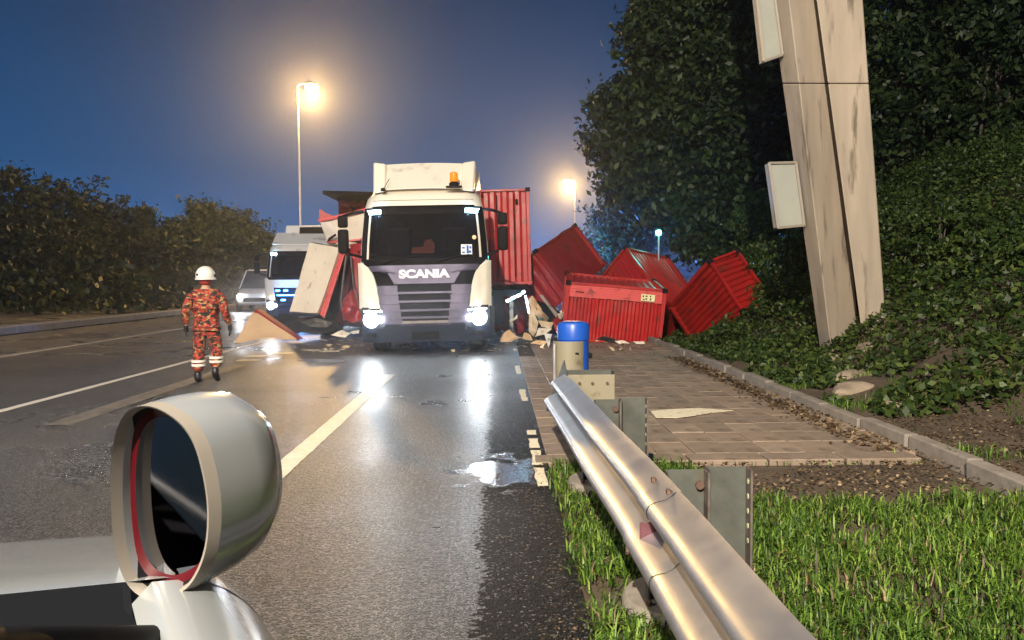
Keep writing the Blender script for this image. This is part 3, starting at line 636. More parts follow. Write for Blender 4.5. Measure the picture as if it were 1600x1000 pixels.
# lower crumpled tarp + dark panels between
slab_from((pt(437, 492, 23.2), pt(526, 499, 22.4), pt(524, 522, 21.9), pt(432, 517, 22.6)), .03, 'tarpaulin', M_TARP, None, 16, .22, 2, label='crumpled black tarpaulin at the foot of the leaning cream panel', cat='tarpaulin')
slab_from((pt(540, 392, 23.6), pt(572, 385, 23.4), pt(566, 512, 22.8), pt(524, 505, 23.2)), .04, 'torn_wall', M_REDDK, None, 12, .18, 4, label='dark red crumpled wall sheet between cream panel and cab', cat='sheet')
slab_from((pt(500, 385, 24.6), pt(560, 380, 24.6), pt(560, 512, 23.6), pt(500, 505, 23.8)), .04, 'torn_wall', M_VOID, None, 10, .1, 6, label='dark sheet added deep inside the wreck to darken the gap behind the cream panel', cat='sheet')  # near-black sheet added so the gap in the wreck stays dark
slab_from((pt(548, 383, 22.8), pt(570, 380, 22.8), pt(572, 510, 22.2), pt(556, 498, 22.2)), .04, 'torn_wall', M_RED2, None, 10, .12, 9, label='deep red narrow wall strip right beside the truck cab', cat='sheet')
b = MB(); b.tube([pt(541, 400, 22.3), pt(536, 440, 22.2), pt(533, 470, 22.2), pt(538, 500, 22.1)], .03, 6).build('bent_bar', M_STEEL, label='thin bent steel bar in front of the dark wreck gap', cat='bar')
b = MB(); b.tube([pt(548, 400, 22.3), pt(552, 440, 22.2), pt(560, 475, 22.1), pt(568, 500, 22.1)], .025, 6).build('bent_bar', M_STEEL, label='curved steel bar sweeping down to the truck wheel', cat='bar')
wk = wheel(None, (0, 0, 0), .42, .25, name='trailer_wheel'); wk.location = pt(517, 508, 23.5); wk.rotation_euler = (0, 0, .9); tag(wk, 'half hidden wheel under the wrecked panels', 'wheel')
# tan triangular sheet on the road
T3 = empty('bent_sheet', 'tan triangular panel with red edge lying on the road near the firefighter', 'panel', (0, 0, 0))
a_, b_, c_ = pt(397, 487, 20.6), pt(464, 531, 19.9), pt(367, 536, 19.7)
bb = MB()
def tri(u, v):
    p = a_ * (1 - v) + (c_ * (1 - u) + b_ * u) * v; p = p + Vector((0, -1, 0)) * .05 * noise.noise(p * 1.6)
    if v > .8 and .1 < u < .85: p = p + Vector((0, 0, .07)) * math.sin((u - .1) / .75 * PI) * (v - .8) / .2
    return p
bb.grid(tri, 12, 12, .03).build('sheet', M_TAN, T3, smooth=True)
b = MB(); b.hexa([b_ + Vector((0, -.02, -.02)), b_ + Vector((.07, .0, 0)), b_ + Vector((.1, .3, 0)), b_ + Vector((0, .3, 0)), a_ + Vector((0, -.02, 0)), a_ + Vector((.06, 0, .05)), a_ + Vector((.1, .3, .05)), a_ + Vector((0, .3, 0))]); b.build('edge_strip', M_RED2, T3)

# debris sheets
def scrap(label, pl, d, m_=M_SHEET, th=.02, dent=.12, name='torn_sheet', seed=0, cat='debris'):
    ctr = sum((pt(x, y, d) for x, y in pl), Vector()) / len(pl); rings = []; b = MB()
    P = []
    for i in range(len(pl)):
        a = pt(*pl[i], d); e = pt(*pl[(i + 1) % len(pl)], d)
        for t in (0, .34, .67): P.append(a * (1 - t) + e * t)
    n = len(P); K = 5; vs = [ctr]
    for k in range(1, K + 1):
        for p in P:
            q = ctr + (p - ctr) * k / K; jj = .02 if k == K else 0
            q = q + Vector((noise.noise(q * 9) * jj, dent * noise.noise(q * 3 + Vector((seed, 2, 1))) * 2 + (q.z) * .25, noise.noise(q * 8) * jj)); vs.append(q)
    fs = [(0, 1 + i, 1 + (i + 1) % n) for i in range(n)]
    for k in range(K - 1):
        for i in range(n): a = 1 + k * n; fs.append((a + i, a + n + i, a + n + (i + 1) % n, a + (i + 1) % n))
    # thickness
    m_n = len(vs); vs += [v + Vector((0, th, 0)) for v in vs]; fs += [tuple(reversed([i + m_n for i in f])) for f in fs]
    e0 = 1 + (K - 1) * n; fs += [(e0 + (i + 1) % n, e0 + i, e0 + i + m_n, e0 + (i + 1) % n + m_n) for i in range(n)]
    b.add(vs, fs); return b.build(name, m_, smooth=True, label=label, cat=cat)
scrap('cream crumpled sheet on the road just right of the truck bumper', [(780, 534), (785, 522), (796, 516), (811, 527), (800, 534)], 20.0, M_TAN, seed=1)
scrap('tall pale torn sheet standing beside the cyan light strip', [(826, 484), (832, 481), (842, 505), (838, 518), (833, 526), (826, 518)], 20.6, M_SHEET, seed=2)
scrap('pale torn sheet strip reaching towards the blue drum', [(841, 501), (866, 504), (861, 513), (846, 511)], 20.4, M_SHEET, seed=3)
scrap('ragged cream sheet lying below the tall torn sheet', [(842, 512), (862, 513), (852, 522), (836, 526)], 20.2, M_PANEL, seed=4)
scrap('ochre scrap lying flat between the sheets', [(816, 528), (820, 520), (830, 524), (833, 531), (820, 531)], 19.9, M_TAN, seed=5)
scrap('yellowish scrap flat on the road near the guardrail end', [(828, 537), (838, 531), (858, 533), (850, 538)], 19.5, M_TAN, seed=6)
scrap('dark cardboard flap on the heap under the tilted container', [(831, 482), (840, 480), (858, 496), (855, 503), (842, 500)], 22.0, mat('brown_card', (.26, .19, .12), .8), seed=7)
scrap('grey brown beam plank sloping down the heap', [(843, 461), (848, 461), (874, 492), (870, 497)], 22.3, mat('old_plank', (.24, .17, .13), .8), dent=.04, seed=8)
scrap('small bent strip hanging in the dark under the trailer', [(794, 501), (806, 496), (809, 491), (808, 498), (796, 504)], 22.0, M_SHEET, seed=9)
scrap('round pale scrap at the left foot of the front container', [(872, 490), (881, 487), (883, 494), (878, 499), (873, 498)], 21.0, M_PANEL, seed=10)
scrap('pale pointed plastic shard beside the blue drum', [(851, 522), (863, 522), (858, 545)], 18.5, mat('grey_plastic_shard', (.5, .47, .47), .4), seed=11)
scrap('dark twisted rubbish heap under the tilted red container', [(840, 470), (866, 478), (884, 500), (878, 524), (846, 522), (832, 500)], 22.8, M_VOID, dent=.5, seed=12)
scrap('curled black strip in front of the labelled container', [(934, 531), (944, 526), (958, 529), (970, 534), (950, 535)], 19.9, M_TARP, seed=13)
scrap('small cream chip at the foot of the labelled container', [(960, 533), (976, 532), (984, 536), (968, 537)], 19.6, M_PANEL, seed=14)
scrap('pinkish chip by the container foot near the kerb end', [(990, 534), (1006, 533), (1008, 537), (994, 538)], 19.6, M_PANEL, seed=15)
scrap('bright thin flake lying right of the blue drum', [(904, 536), (912, 534), (918, 537), (910, 539)], 19.3, M_PANEL, seed=16)
scrap('dark rubber lump on the pavement behind the blue drum', [(905, 555), (912, 549), (926, 553), (926, 560), (908, 561)], 16.0, M_TARP, seed=17)
scrap('flattened cream scrap left of the truck wheel', [(517, 523), (534, 516), (548, 521), (540, 527)], 21.0, M_PANEL, seed=18)
scrap('thin white scrap between the truck wheel and tarpaulin', [(545, 519), (562, 516), (560, 521), (550, 523)], 21.0, M_PANEL, seed=19)
scrap('crumpled faded red sheet folded between cab mirror and cream panel', [(541, 388), (553, 380), (568, 384), (570, 400), (558, 396), (548, 404)], 22.2, M_PINK, dent=.3, seed=31)
scrap('dark torn sheet hanging from the black roof sheet', [(520, 308), (560, 308), (566, 330), (545, 322), (530, 334)], 24.8, M_REDDK, dent=.25, seed=32)
for k, (lab, pl_, d_, m2) in enumerate([
    ('buckled dark red strip rising behind the top of the cream panel', [(528, 392), (536, 372), (548, 366), (552, 390), (542, 420), (530, 410)], 23.4, M_RED2),
    ('creased faded red flap low beside the truck headlight', [(532, 470), (548, 452), (562, 468), (566, 500), (548, 506), (536, 498)], 22.0, M_REDM),
    ('split cream strip jutting above the leaning panel', [(500, 383), (516, 372), (548, 376), (560, 384), (530, 388)], 22.7, M_PANEL),
    ('grey bent plate lying on the black tarpaulin', [(470, 503), (492, 497), (520, 504), (508, 512), (480, 511)], 21.8, M_STEEL),
    ('crushed brown board sticking up right of the trailer leg', [(824, 470), (832, 462), (846, 482), (850, 498), (838, 494)], 21.6, M_TAN),
    ('small torn cream board leaning on the labelled container', [(872, 512), (884, 500), (890, 520), (880, 530), (870, 526)], 20.6, M_SHEET),
    ('dark red torn shred at the left foot of the labelled container', [(862, 500), (876, 494), (880, 512), (868, 520)], 21.2, M_REDM)]):
    scrap(lab, pl_, d_, m2, dent=.22, seed=40 + k)
rg = np.random.RandomState(9); P = np.array([(rg.uniform(-4.6, 3.2), rg.uniform(17.6, 21.8), .03) for _ in range(170)])
leaf_mesh('broken_boards', P, .17, M_SHEET, flat=.85, seed=8, aspect=.45, label='splintered cream board pieces scattered around the wreck', kind='stuff')
rg = np.random.RandomState(3); pos = []
for _ in range(420):
    x = rg.uniform(-4.2, 3.4); y = rg.uniform(15.5, 22); pos.append((x, y, .015))
leaf_mesh('litter', np.array(pos), .06, M_DRY, flat=.95, seed=5, aspect=.8, label='small crash fragments strewn over the road around the truck', kind='stuff')

# ================================================================== second truck, van
T2 = empty('truck', 'white truck with blue grille lights stopped behind the wreck', 'truck', (-7.45, 31, 0), (0, 0, R(4)))
T2.scale = (.90, .90, .85)
truck_parts(T2, M_WHITE2, brand=False, led=M_LED)
b = MB(); b.grid(lambda u, v: Vector(((u * 2 - 1) * (1.12 - .04 * v), .55 + .9 * v, 3.44 + .55 * v)), 10, 5, .05); b.build('roof_spoiler', M_WHITE2, T2, smooth=True)
b = MB(); b.hexa([(-.75, 1.35, 3.75), (1.15, 1.35, 3.75), (1.15, 2.4, 3.75), (-.75, 2.4, 3.75), (-.72, 1.55, 4.32), (1.12, 1.55, 4.32), (1.12, 2.4, 4.32), (-.72, 2.4, 4.32)]); b.build('roof_box', M_WHITE2, T2, bevel=.05)
b = MB(); b.box((.45, 1.43, 4.08), (1.15, .1, .30), Matrix.Rotation(-.3, 3, 'X')); b.build('roof_window', M_BLACK, T2)
lamp('blue_glow', 'POINT', (0, -.6, 1.15), 90, (.03, .3, 1), T2, shadow_soft_size=.2)
b = MB(); b.box((-1.05, -.06, 1.08), (.14, .05, .16)); b.build('indicator', M_AMBER, T2)
b = MB(); b.box((0, 6, 2.1), (2.4, 7.2, 2.6)); b.build('cargo_box', M_WHITE2, T2, bevel=.03)

def loft_car(T, paint, length=4.5, wid=1.8, hgt=1.75, hood=.98, boxy=0.):
    """car with the nose at -y; body, greenhouse, glass, lamps, wheels"""
    h2 = wid / 2
    prof = [(0, .45, .62), (.05, .40, .80), (.35, .32, .92), (1.15, .30, hood), (1.3, .30, hood + .02), (length - .5, .30, hood + .05), (length - .08, .35, hood), (length, .5, .8)]
    b = MB(); rings = []
    for y, zb, zt in prof:
        t = 1 - .14 * max(0, (.35 - y) / .35) if y < .35 else 1
        w_ = h2 * t; rings.append([Vector((sx * ww * w_, y, z)) for sx, ww, z in [(-1, .86, zb), (-1, .98, zb + .1), (-1, 1.0, (zb + zt) / 2), (-1, .96, zt - .08), (-1, .82, zt), (0, .8, zt + .03), (1, .82, zt), (1, .96, zt - .08), (1, 1.0, (zb + zt) / 2), (1, .98, zb + .1), (1, .86, zb)]])
    n = 11; vs = [p for r_ in rings for p in r_]
    fs = [(j * n + i, j * n + (i + 1) % n, (j + 1) * n + (i + 1) % n, (j + 1) * n + i) for j in range(len(rings) - 1) for i in range(n)]
    fs += [tuple(range(n)), tuple(reversed(range((len(rings) - 1) * n, len(rings) * n)))]
    b.add(vs, fs); body = b.build('body', paint, T, smooth=True, angle=55)
    wb, wt = h2 * .93, h2 * .74; z0 = hood + .01; y0, y1 = 1.05, length - .25; yt0, yt1 = 1.95, length - .75
    g = MB(); g.hexa([(-wb, y0, z0), (wb, y0, z0), (wb, y1, z0), (-wb, y1, z0), (-wt, yt0, hgt - .06), (wt, yt0, hgt - .06), (wt, yt1, hgt - .06), (-wt, yt1, hgt - .06)]); g.build('cabin_glass', mat('car_glass', (.02, .025, .03), .04, spec=.8), T, bevel=.03)
    q = MB(); q.hexa([(-wt - .03, yt0 - .05, hgt - .08), (wt + .03, yt0 - .05, hgt - .08), (wt + .03, yt1 + .05, hgt - .08), (-wt - .03, yt1 + .05, hgt - .08), (-wt + .1, yt0 + .15, hgt), (wt - .1, yt0 + .15, hgt), (wt - .1, yt1 - .1, hgt), (-wt + .1, yt1 - .1, hgt)]); q.build('roof', paint, T, bevel=.04, smooth=True)
    for s_ in (-1, 1):
        q = MB(); q.tube([(s_ * wb, y0 + .02, z0), (s_ * (wt + .01), yt0, hgt - .06)], .035, 6); q.build('windscreen_pillar', paint, T, smooth=True)
        q = MB(); q.tube([(s_ * (wb * .5 + wt * .5 + .02), (y0 + yt0) / 2 + 1.2, z0), (s_ * (wt + .01), yt0 + 1.0, hgt - .06)], .035, 6); q.build('door_pillar', M_BLACK, T)
        q = MB(); q.tube([(s_ * wb, y1, z0), (s_ * wt, yt1, hgt - .06)], .045, 6); q.build('rear_pillar', paint, T)
    for sx in (-1, 1):
        for y in (.85, length - .85): wheel(T, (sx * (h2 - .09), y, .33), .33, .21)
    return body
V2 = empty('suv', 'pale van with bright headlights behind the white truck', 'van', (-12.3, 42, 0), (0, 0, R(5)))
loft_car(V2, M_WHITE2, 4.7, 2.0, 2.15, 1.15)
for s_ in (-1, 1):
    c = Vector((s_ * .70, -.0, .78)); b = MB(); b.cyl(c, c + Vector((0, -.06, 0)), .12, .1, 14); b.build('headlight', M_HEAD, V2)
    q = lamp('headlight_beam', 'SPOT', c + Vector((0, -.2, 0)), 160, (.9, .95, 1), V2, shadow_soft_size=.08, spot_size=R(150), spot_blend=.9); q.rotation_euler = (R(80), 0, R(180))
b = MB(); b.box((0, 1.9, 2.2), (1.0, .12, .08)); b.build('roof_rack', M_BLACK, V2)
b = MB(); b.box((0, -.02, .6), (1.1, .06, .2)); b.build('grille', M_BLACK, V2)

# ================================================================== STREET LAMPS
def street_lamp(label, loc, h, head=(1, 0), energy=9000, grp='tall street lamps along the motorway', side=1, bulb=.30, power=True, lcol=(1, .60, .20)):
    T = empty('street_lamp', label, 'street lamp', loc, (0, 0, 0), grp)
    b = MB(); b.cyl((0, 0, 0), (0, 0, h), .12, .055, 12); b.build('pole', M_GALV, T, smooth=True)
    b = MB(); b.tube([(0, 0, h), (side * .25, 0, h + .12), (side * .9, 0, h + .16)], .05, 8); b.build('arm', M_GALV, T, smooth=True)
    b = MB(); b.hexa([(side * .8 - .15, -.2, h + .10), (side * .8 + .5, -.2, h + .10), (side * .8 + .5, .2, h + .10), (side * .8 - .15, .2, h + .10), (side * .8 - .05, -.12, h + .26), (side * .8 + .4, -.12, h + .24), (side * .8 + .4, .12, h + .24), (side * .8 - .05, .12, h + .26)]); b.build('lamp_head', M_STEEL, T, bevel=.03)
    b = MB(); b.lathe((side * .95, 0, h - .08), [(.02, -bulb * 1.0), (bulb * .5, -bulb * .88), (bulb * .85, -bulb * .5), (bulb, -bulb * .1), (bulb * .95, .12)], 20); b.build('bulb', M_LAMPBULB, T, smooth=True)
    if power: lamp('lamp_light', 'POINT', (side * .95, 0, h - .3 - bulb * 1.0), energy, lcol, T, shadow_soft_size=.15)
    return T
p = pt(472, 500, 58); street_lamp('tall yellow lamp on thin pole standing beyond the white truck', (p.x, p.y, 0), 1.55 + 292 * 58 / 1300 + .35, energy=17000, bulb=.44)
p = pt(899, 500, 112); street_lamp('distant yellow lamp rising beyond the tilted red container', (p.x, p.y, 0), 1.55 + 151 * 112 / 1300, energy=24000, side=-1, bulb=.62)
street_lamp('street lamp behind the camera in the middle of the road edge', (-4.2, -13.0, 0), 12.5, energy=60000, side=1, bulb=.2, lcol=(1, .88, .71))
street_lamp('street lamp behind the camera beyond the silver car', (-15.0, -6.0, 0), 13.0, energy=9000, bulb=.2, lcol=(1, .88, .71))

SG = empty('signal_post', 'slim post with glowing cyan green light in front of the dark trees', 'signal', pt(1029, 500, 24.6) * 1)
SG.location.z = 0; zs_ = pt(1029, 364, 24.6).z
b = MB(); b.cyl((0, 0, 0), (0, 0, zs_), .035, .028, 10); b.build('post', M_GALV, SG, smooth=True)
b = MB(); b.box((0, .1, zs_), (.2, .12, .30)); b.build('signal_box', M_BLACK, SG, bevel=.02)
b = MB(); b.cyl((0, .03, zs_), (0, -.03, zs_), .085, .075, 18); b.build('lens', M_CYAN, SG)
lamp('signal_light', 'POINT', (0, -.3, zs_), 30, (.02, 1, .85), SG, shadow_soft_size=.1)

# unseen blue beacon added behind the heap so its glow colours mist and leaves
BK = empty('added_beacon', 'unseen blue beacon added on a mast behind the red containers to tint the mist', 'beacon', (2.6, 36, 0))
b = MB(); b.cyl((0, 0, 0), (0, 0, 1.7), .06); b.build('added_beacon_mast', M_STEEL, BK)
b = MB(); b.lathe((0, 0, 1.7), [(.1, 0), (.1, .15), (.05, .2)], 14); b.build('beacon_dome', M_BLED, BK, smooth=True)
lamp('added_beacon_light', 'POINT', (0, -.2, 2.1), 4500, (.07, .28, 1), BK, shadow_soft_size=.15)
p = pt(940, 385, 60)
street_lamp('low warm lamp glimpsed between container and tree', (p.x, p.y, 0), p.z, energy=2500, bulb=.25)

# ================================================================== FIREFIGHTER
def camo():
    M = bpy.data.materials.new('orange_camouflage'); M.use_nodes = True; n = M.node_tree.nodes; l = M.node_tree.links; b = n['Principled BSDF']
    g = n.new('ShaderNodeTexCoord'); mp = n.new('ShaderNodeMapping'); mp.inputs['Scale'].default_value = (1.35, 1.35, 2.2); l.new(g.outputs['Object'], mp.inputs[0])
    cur = None
    for k, (c, sc, th) in enumerate([((.26, .032, .018), 0, 0), ((.36, .22, .09), 13, .56), ((.012, .014, .012), 11, .535), ((.42, .03, .02), 15, .60), ((.015, .02, .02), 19, .63)]):
        if k == 0: cur = c; continue
        t = n.new('ShaderNodeTexNoise'); t.inputs['Scale'].default_value = sc; t.inputs['Detail'].default_value = 1; t.noise_dimensions = '4D'; t.inputs['W'].default_value = k * 3.3; l.new(mp.outputs[0], t.inputs['Vector'])
        s = n.new('ShaderNodeMapRange'); s.inputs[1].default_value = th - .02; s.inputs[2].default_value = th + .01; l.new(t.outputs[0], s.inputs[0])
        x = n.new('ShaderNodeMix'); x.data_type = 'RGBA'; l.new(s.outputs[0], x.inputs['Factor']); i = [q for q in x.inputs if q.type == 'RGBA']
        if isinstance(cur, tuple): i[0].default_value = cur + (1,)
        else: l.new(cur, i[0])
        i[1].default_value = c + (1,); cur = [q for q in x.outputs if q.type == 'RGBA'][0]
    l.new(cur, b.inputs['Base Color']); b.inputs['Roughness'].default_value = .85
    bm_ = n.new('ShaderNodeBump'); bm_.inputs['Strength'].default_value = .6; bm_.inputs['Distance'].default_value = .03
    t = n.new('ShaderNodeTexNoise'); t.inputs['Scale'].default_value = 9; l.new(g.outputs['Object'], t.inputs['Vector']); l.new(t.outputs[0], bm_.inputs['Height']); l.new(bm_.outputs[0], b.inputs['Normal'])
    return M
M_CAMO = camo()
def skin(name, V, Ed, rad, m_, parent, sub=2, root=0):
    me = bpy.data.meshes.new(name); me.from_pydata(V, Ed, []); me.materials.append(m_); o = bpy.data.objects.new(name, me); COL.objects.link(o); o.parent = parent
    me.skin_vertices.new() if False else None
    mo = o.modifiers.new('skin', 'SKIN'); mo.use_smooth_shade = True
    if not me.skin_vertices: 
        import bmesh
        bm = bmesh.new(); bm.from_mesh(me); bm.verts.layers.skin.verify(); bm.to_mesh(me); bm.free()
    for i, r_ in enumerate(rad):
        sv = me.skin_vertices[0].data[i]; sv.radius = r_ if isinstance(r_, tuple) else (r_, r_); sv.use_root = (i == root)
    sb = o.modifiers.new('sub', 'SUBSURF'); sb.levels = sub; sb.render_levels = sub
    dg = bpy.context.evaluated_depsgraph_get(); bpy.context.view_layer.update(); ev = o.evaluated_get(bpy.context.evaluated_depsgraph_get())
    nm_ = bpy.data.meshes.new_from_object(ev); o.modifiers.clear(); o.data = nm_
    nm_.polygons.foreach_set('use_smooth', [True] * len(nm_.polygons)); return o
FF = empty('person', 'firefighter in orange camouflage suit and white helmet walking away', 'person', (-4.50, 12.85, 0), (0, 0, R(6)))
FF.scale = (1.0, 1.0, .985)
# left leg planted, right leg trailing a touch nearer/farther; viewer sees the back (person faces +Y)
hipL, kneeL, ankL = (-.105, 0, .86), (-.13, .04, .48), (-.13, -.04, .12)
hipR, kneeR, ankR = (.105, 0, .86), (.13, .06, .49), (.15, -.16, .20)
shL, elL, wrL = (-.215, 0, 1.36), (-.295, -.07, 1.10), (-.31, .03, .87)
shR, elR, wrR = (.215, 0, 1.355), (.275, .01, 1.07), (.315, .12, .875)
body_v = [(0, 0, .90), (0, 0, 1.08), (0, .0, 1.26), (0, 0, 1.38), (0, -.005, 1.47), (0, .01, 1.56), (0, .02, 1.64), hipL, kneeL, ankL, hipR, kneeR, ankR, shL, elL, wrL, shR, elR, wrR]
body_e = [(0, 1), (1, 2), (2, 3), (3, 4), (4, 5), (5, 6), (0, 7), (7, 8), (8, 9), (0, 10), (10, 11), (11, 12), (3, 13), (13, 14), (14, 15), (3, 16), (16, 17), (17, 18)]
skin('body', body_v, body_e, [(.13, .09), (.12, .085), (.14, .095), (.10, .07), .055, .075, .085, .075, .05, .036, .075, .05, .036, .05, .038, .026, .05, .038, .026], M_SKIN, FF)
jv = [(0, 0, .86), (0, 0, .98), (0, 0, 1.14), (0, 0, 1.28), (0, 0, 1.385), (0, -.005, 1.455), (-.16, 0, 1.375), (-.235, 0, 1.30), elL, (wrL[0], wrL[1], wrL[2] + .03), (.16, 0, 1.375), (.235, 0, 1.30), elR, (wrR[0], wrR[1], wrR[2] + .03)]
je = [(0, 1), (1, 2), (2, 3), (3, 4), (4, 5), (4, 6), (6, 7), (7, 8), (8, 9), (4, 10), (10, 11), (11, 12), (12, 13)]
jk = skin('jacket', jv, je, [(.215, .16), (.195, .15), (.195, .14), (.21, .145), (.135, .10), (.075, .075), (.085, .085), (.083, .083), .068, .056, (.085, .085), (.083, .083), .068, .056], M_CAMO, FF, root=1)
tv = [(0, 0, .94), (0, 0, .86), (-.105, 0, .78), (-.13, .04, .50), (-.13, -.02, .26), (-.13, -.04, .15), (.105, 0, .78), (.13, .06, .50), (.142, -.06, .33), (.15, -.14, .235)]
te = [(0, 1), (1, 2), (2, 3), (3, 4), (4, 5), (1, 6), (6, 7), (7, 8), (8, 9)]
skin('trousers', tv, te, [(.17, .13), (.17, .13), (.115, .115), (.098, .098), (.09, .09), (.078, .078), (.115, .115), (.098, .098), (.09, .09), (.078, .078)], M_CAMO, FF)
for (x, y, z, r_) in ((-.13, -.02, .33, .104), (-.13, -.02, .27, .102), (.138, -.035, .385, .104), (.142, -.06, .325, .102)):
    b = MB(); b.lathe((x, y, z), [(r_, -.017), (r_ + .002, .017)], 20); b.v = b.v; b.build('reflective_band', M_REFL, FF, smooth=True)
for (x, y, z, ry) in ((-.13, -.04, 0, 0), (.15, -.14, .0, 1)):
    bv = [(x, y - .03, .18), (x, y - .035, .06), (x, y - .07, .035), (x - .01, y + .09, .04), (x - .015, y + .17, .03)]
    if ry: bv = [(.15, -.155, .25), (.152, -.185, .135), (.152, -.215, .115), (.162, -.10, .055), (.17, -.03, .032)]
    skin('boot', bv, [(0, 1), (1, 2), (1, 3), (3, 4)], [.062, .055, (.05, .04), (.05, .045), (.045, .032)], M_BOOT, FF, root=1)
def glove(w_, s_):
    x, y, z = w_; V = [(x, y, z + .03), (x + s_ * .005, y + .005, z - .05), (x + s_ * .008, y + .01, z - .085)]; Ed = [(0, 1), (1, 2)]; Rd = [.034, (.042, .026), (.042, .022)]
    for k, (dy, ln) in enumerate(((-.032, .065), (-.011, .08), (.011, .075), (.03, .06))):
        i = len(V); V += [(x + s_ * .008, y + dy + .01, z - .095), (x + s_ * .004, y + dy + .015, z - .095 - ln * .55), (x - s_ * .010, y + dy + .018, z - .095 - ln)]; Ed += [(2, i), (i, i + 1), (i + 1, i + 2)]; Rd += [.0115, .0105, .0095]
    i = len(V); V += [(x - s_ * .0, y + .045, z - .055), (x - s_ * .015, y + .062, z - .095)]; Ed += [(1, i), (i, i + 1)]; Rd += [.0135, .011]
    skin('glove', V, Ed, Rd, M_BOOT, FF, root=1)
glove(wrL, -1); glove(wrR, 1)
b = MB()
def hel(u, v):
    a = u * 2 * PI; t = v * PI * .60; r_ = math.sin(t); return Vector((.145 * r_ * math.cos(a), .165 * r_ * math.sin(a) + .0, 1.655 + .155 * math.cos(t) - (.0 if t < 1.5 else .03 * (t - 1.5))))
b.grid(lambda u, v: hel(u, .001 + v * .999), 28, 14, -.008); hm = b.build('helmet', M_HELM, FF, smooth=True, angle=60)
b = MB(); b.lathe((0, 0, 1.605), [(.148, -.012), (.158, -.006), (.150, .012)], 28); b.build('helmet_brim', M_HELM, hm, smooth=True)
for s_ in (-1, 1):
    b = MB(); b.cyl((s_ * .138, -.02, 1.66), (s_ * .155, -.02, 1.66), .026, .022, 12); b.build('helmet_boss', M_BLACK, hm)
b = MB(); b.cyl((-.085, -.118, 1.675), (-.09, -.135, 1.675), .02, .018, 12); b.build('helmet_boss', M_BLACK, hm)
skin('neck_guard', [(0, -.03, 1.50), (0, -.02, 1.56), (0, .0, 1.62)], [(0, 1), (1, 2)], [.085, .088, .10], mat('neck_guard_cloth', (.25, .02, .015), .9), FF)
b = MB(); b.box((-.235, .06, 1.42), (.07, .05, .12)); b.tube([(-.24, .06, 1.46), (-.25, .06, 1.56)], .008, 5); b.build('radio', M_BLACK, FF, bevel=.01)

# ================================================================== GUARDRAIL
RAIL = empty('guardrail', 'galvanised steel crash barrier running from lower right to the blue drum', 'guardrail', (0, 0, 0))
YR = [(-1.5, .83), (1.5, .80), (2.1, .775), (3.0, .765), (4.0, .74), (5.0, .70), (6.0, .675), (7.0, .645), (7.9, .615), (9, .58)]
def rx(y): return lerp_tab(YR, y)
TOPZ = .66
def wprof(t):   # along height 0 bottom -> 1 top ; returns (x offset towards road negative, z)
    z = .31 * t; x = 0
    c = .083
    # two rounded humps
    for m0 in (.25, .75):
        d = abs(t - m0) / .25
        if d < 1: x = -c * (0.5 + 0.5 * math.cos(PI * d)) ** .65
    return x, z
def beam(y0, y1, off, name='rail_beam', n=40):
    b = MB()
    def fn(u, v):
        y = y0 + (y1 - y0) * u; dx, z = wprof(v); lean = -.16 * (1 - v) * .8
        return Vector((rx(y) + dx * 1.25 - off + lean, y, TOPZ - .335 + z * 1.08))
    b.grid(fn, n, 32, .004); return b.build(name, M_GALV, RAIL, smooth=True, angle=60)
beam(-1.5, 3.62, .006); beam(3.42, 7.75, .0)
def pb(c, d): q = MB(); q.box(c, d); return q
def on_rail(y, v, out=.0):
    dx, z = wprof(v); return Vector((rx(y) + dx * 1.25 - .16 * (1 - v) * .8 - out, y, TOPZ - .335 + z * 1.08))
for y, v in ((3.46, .95), (3.7, .93), (3.46, .5), (3.30, .52), (3.52, .16), (7.5, .52), (3.58, .50)):
    p = on_rail(y, v, .012); b = MB(); b.lathe(p, [(.019, -.012), (.019, 0.0), (.011, .012), (.0, .013)], 10, 'X'); b.build('bolt', M_RUST, RAIL)
# black cable ties wrapped round the humps at the joint
for y, v0, v1 in ((3.42, .55, .98), (3.05, .05, .46)):
    b = MB(); b.tube([on_rail(y + .02 * math.sin(k * 1.3), v0 + (v1 - v0) * k / 10, .009) for k in range(11)], .0045, 6); b.build('cable_tie', M_CABLE, RAIL, smooth=True)
p = on_rail(3.46, .5, .015); b = MB(); b.box(p + Vector((-.030, .0, -.01)), (.115, .006, .075)); b.build('reflector_bracket', mat('maroon_bracket', (.10, .035, .045), .5, metal=.3), RAIL, bevel=.004)
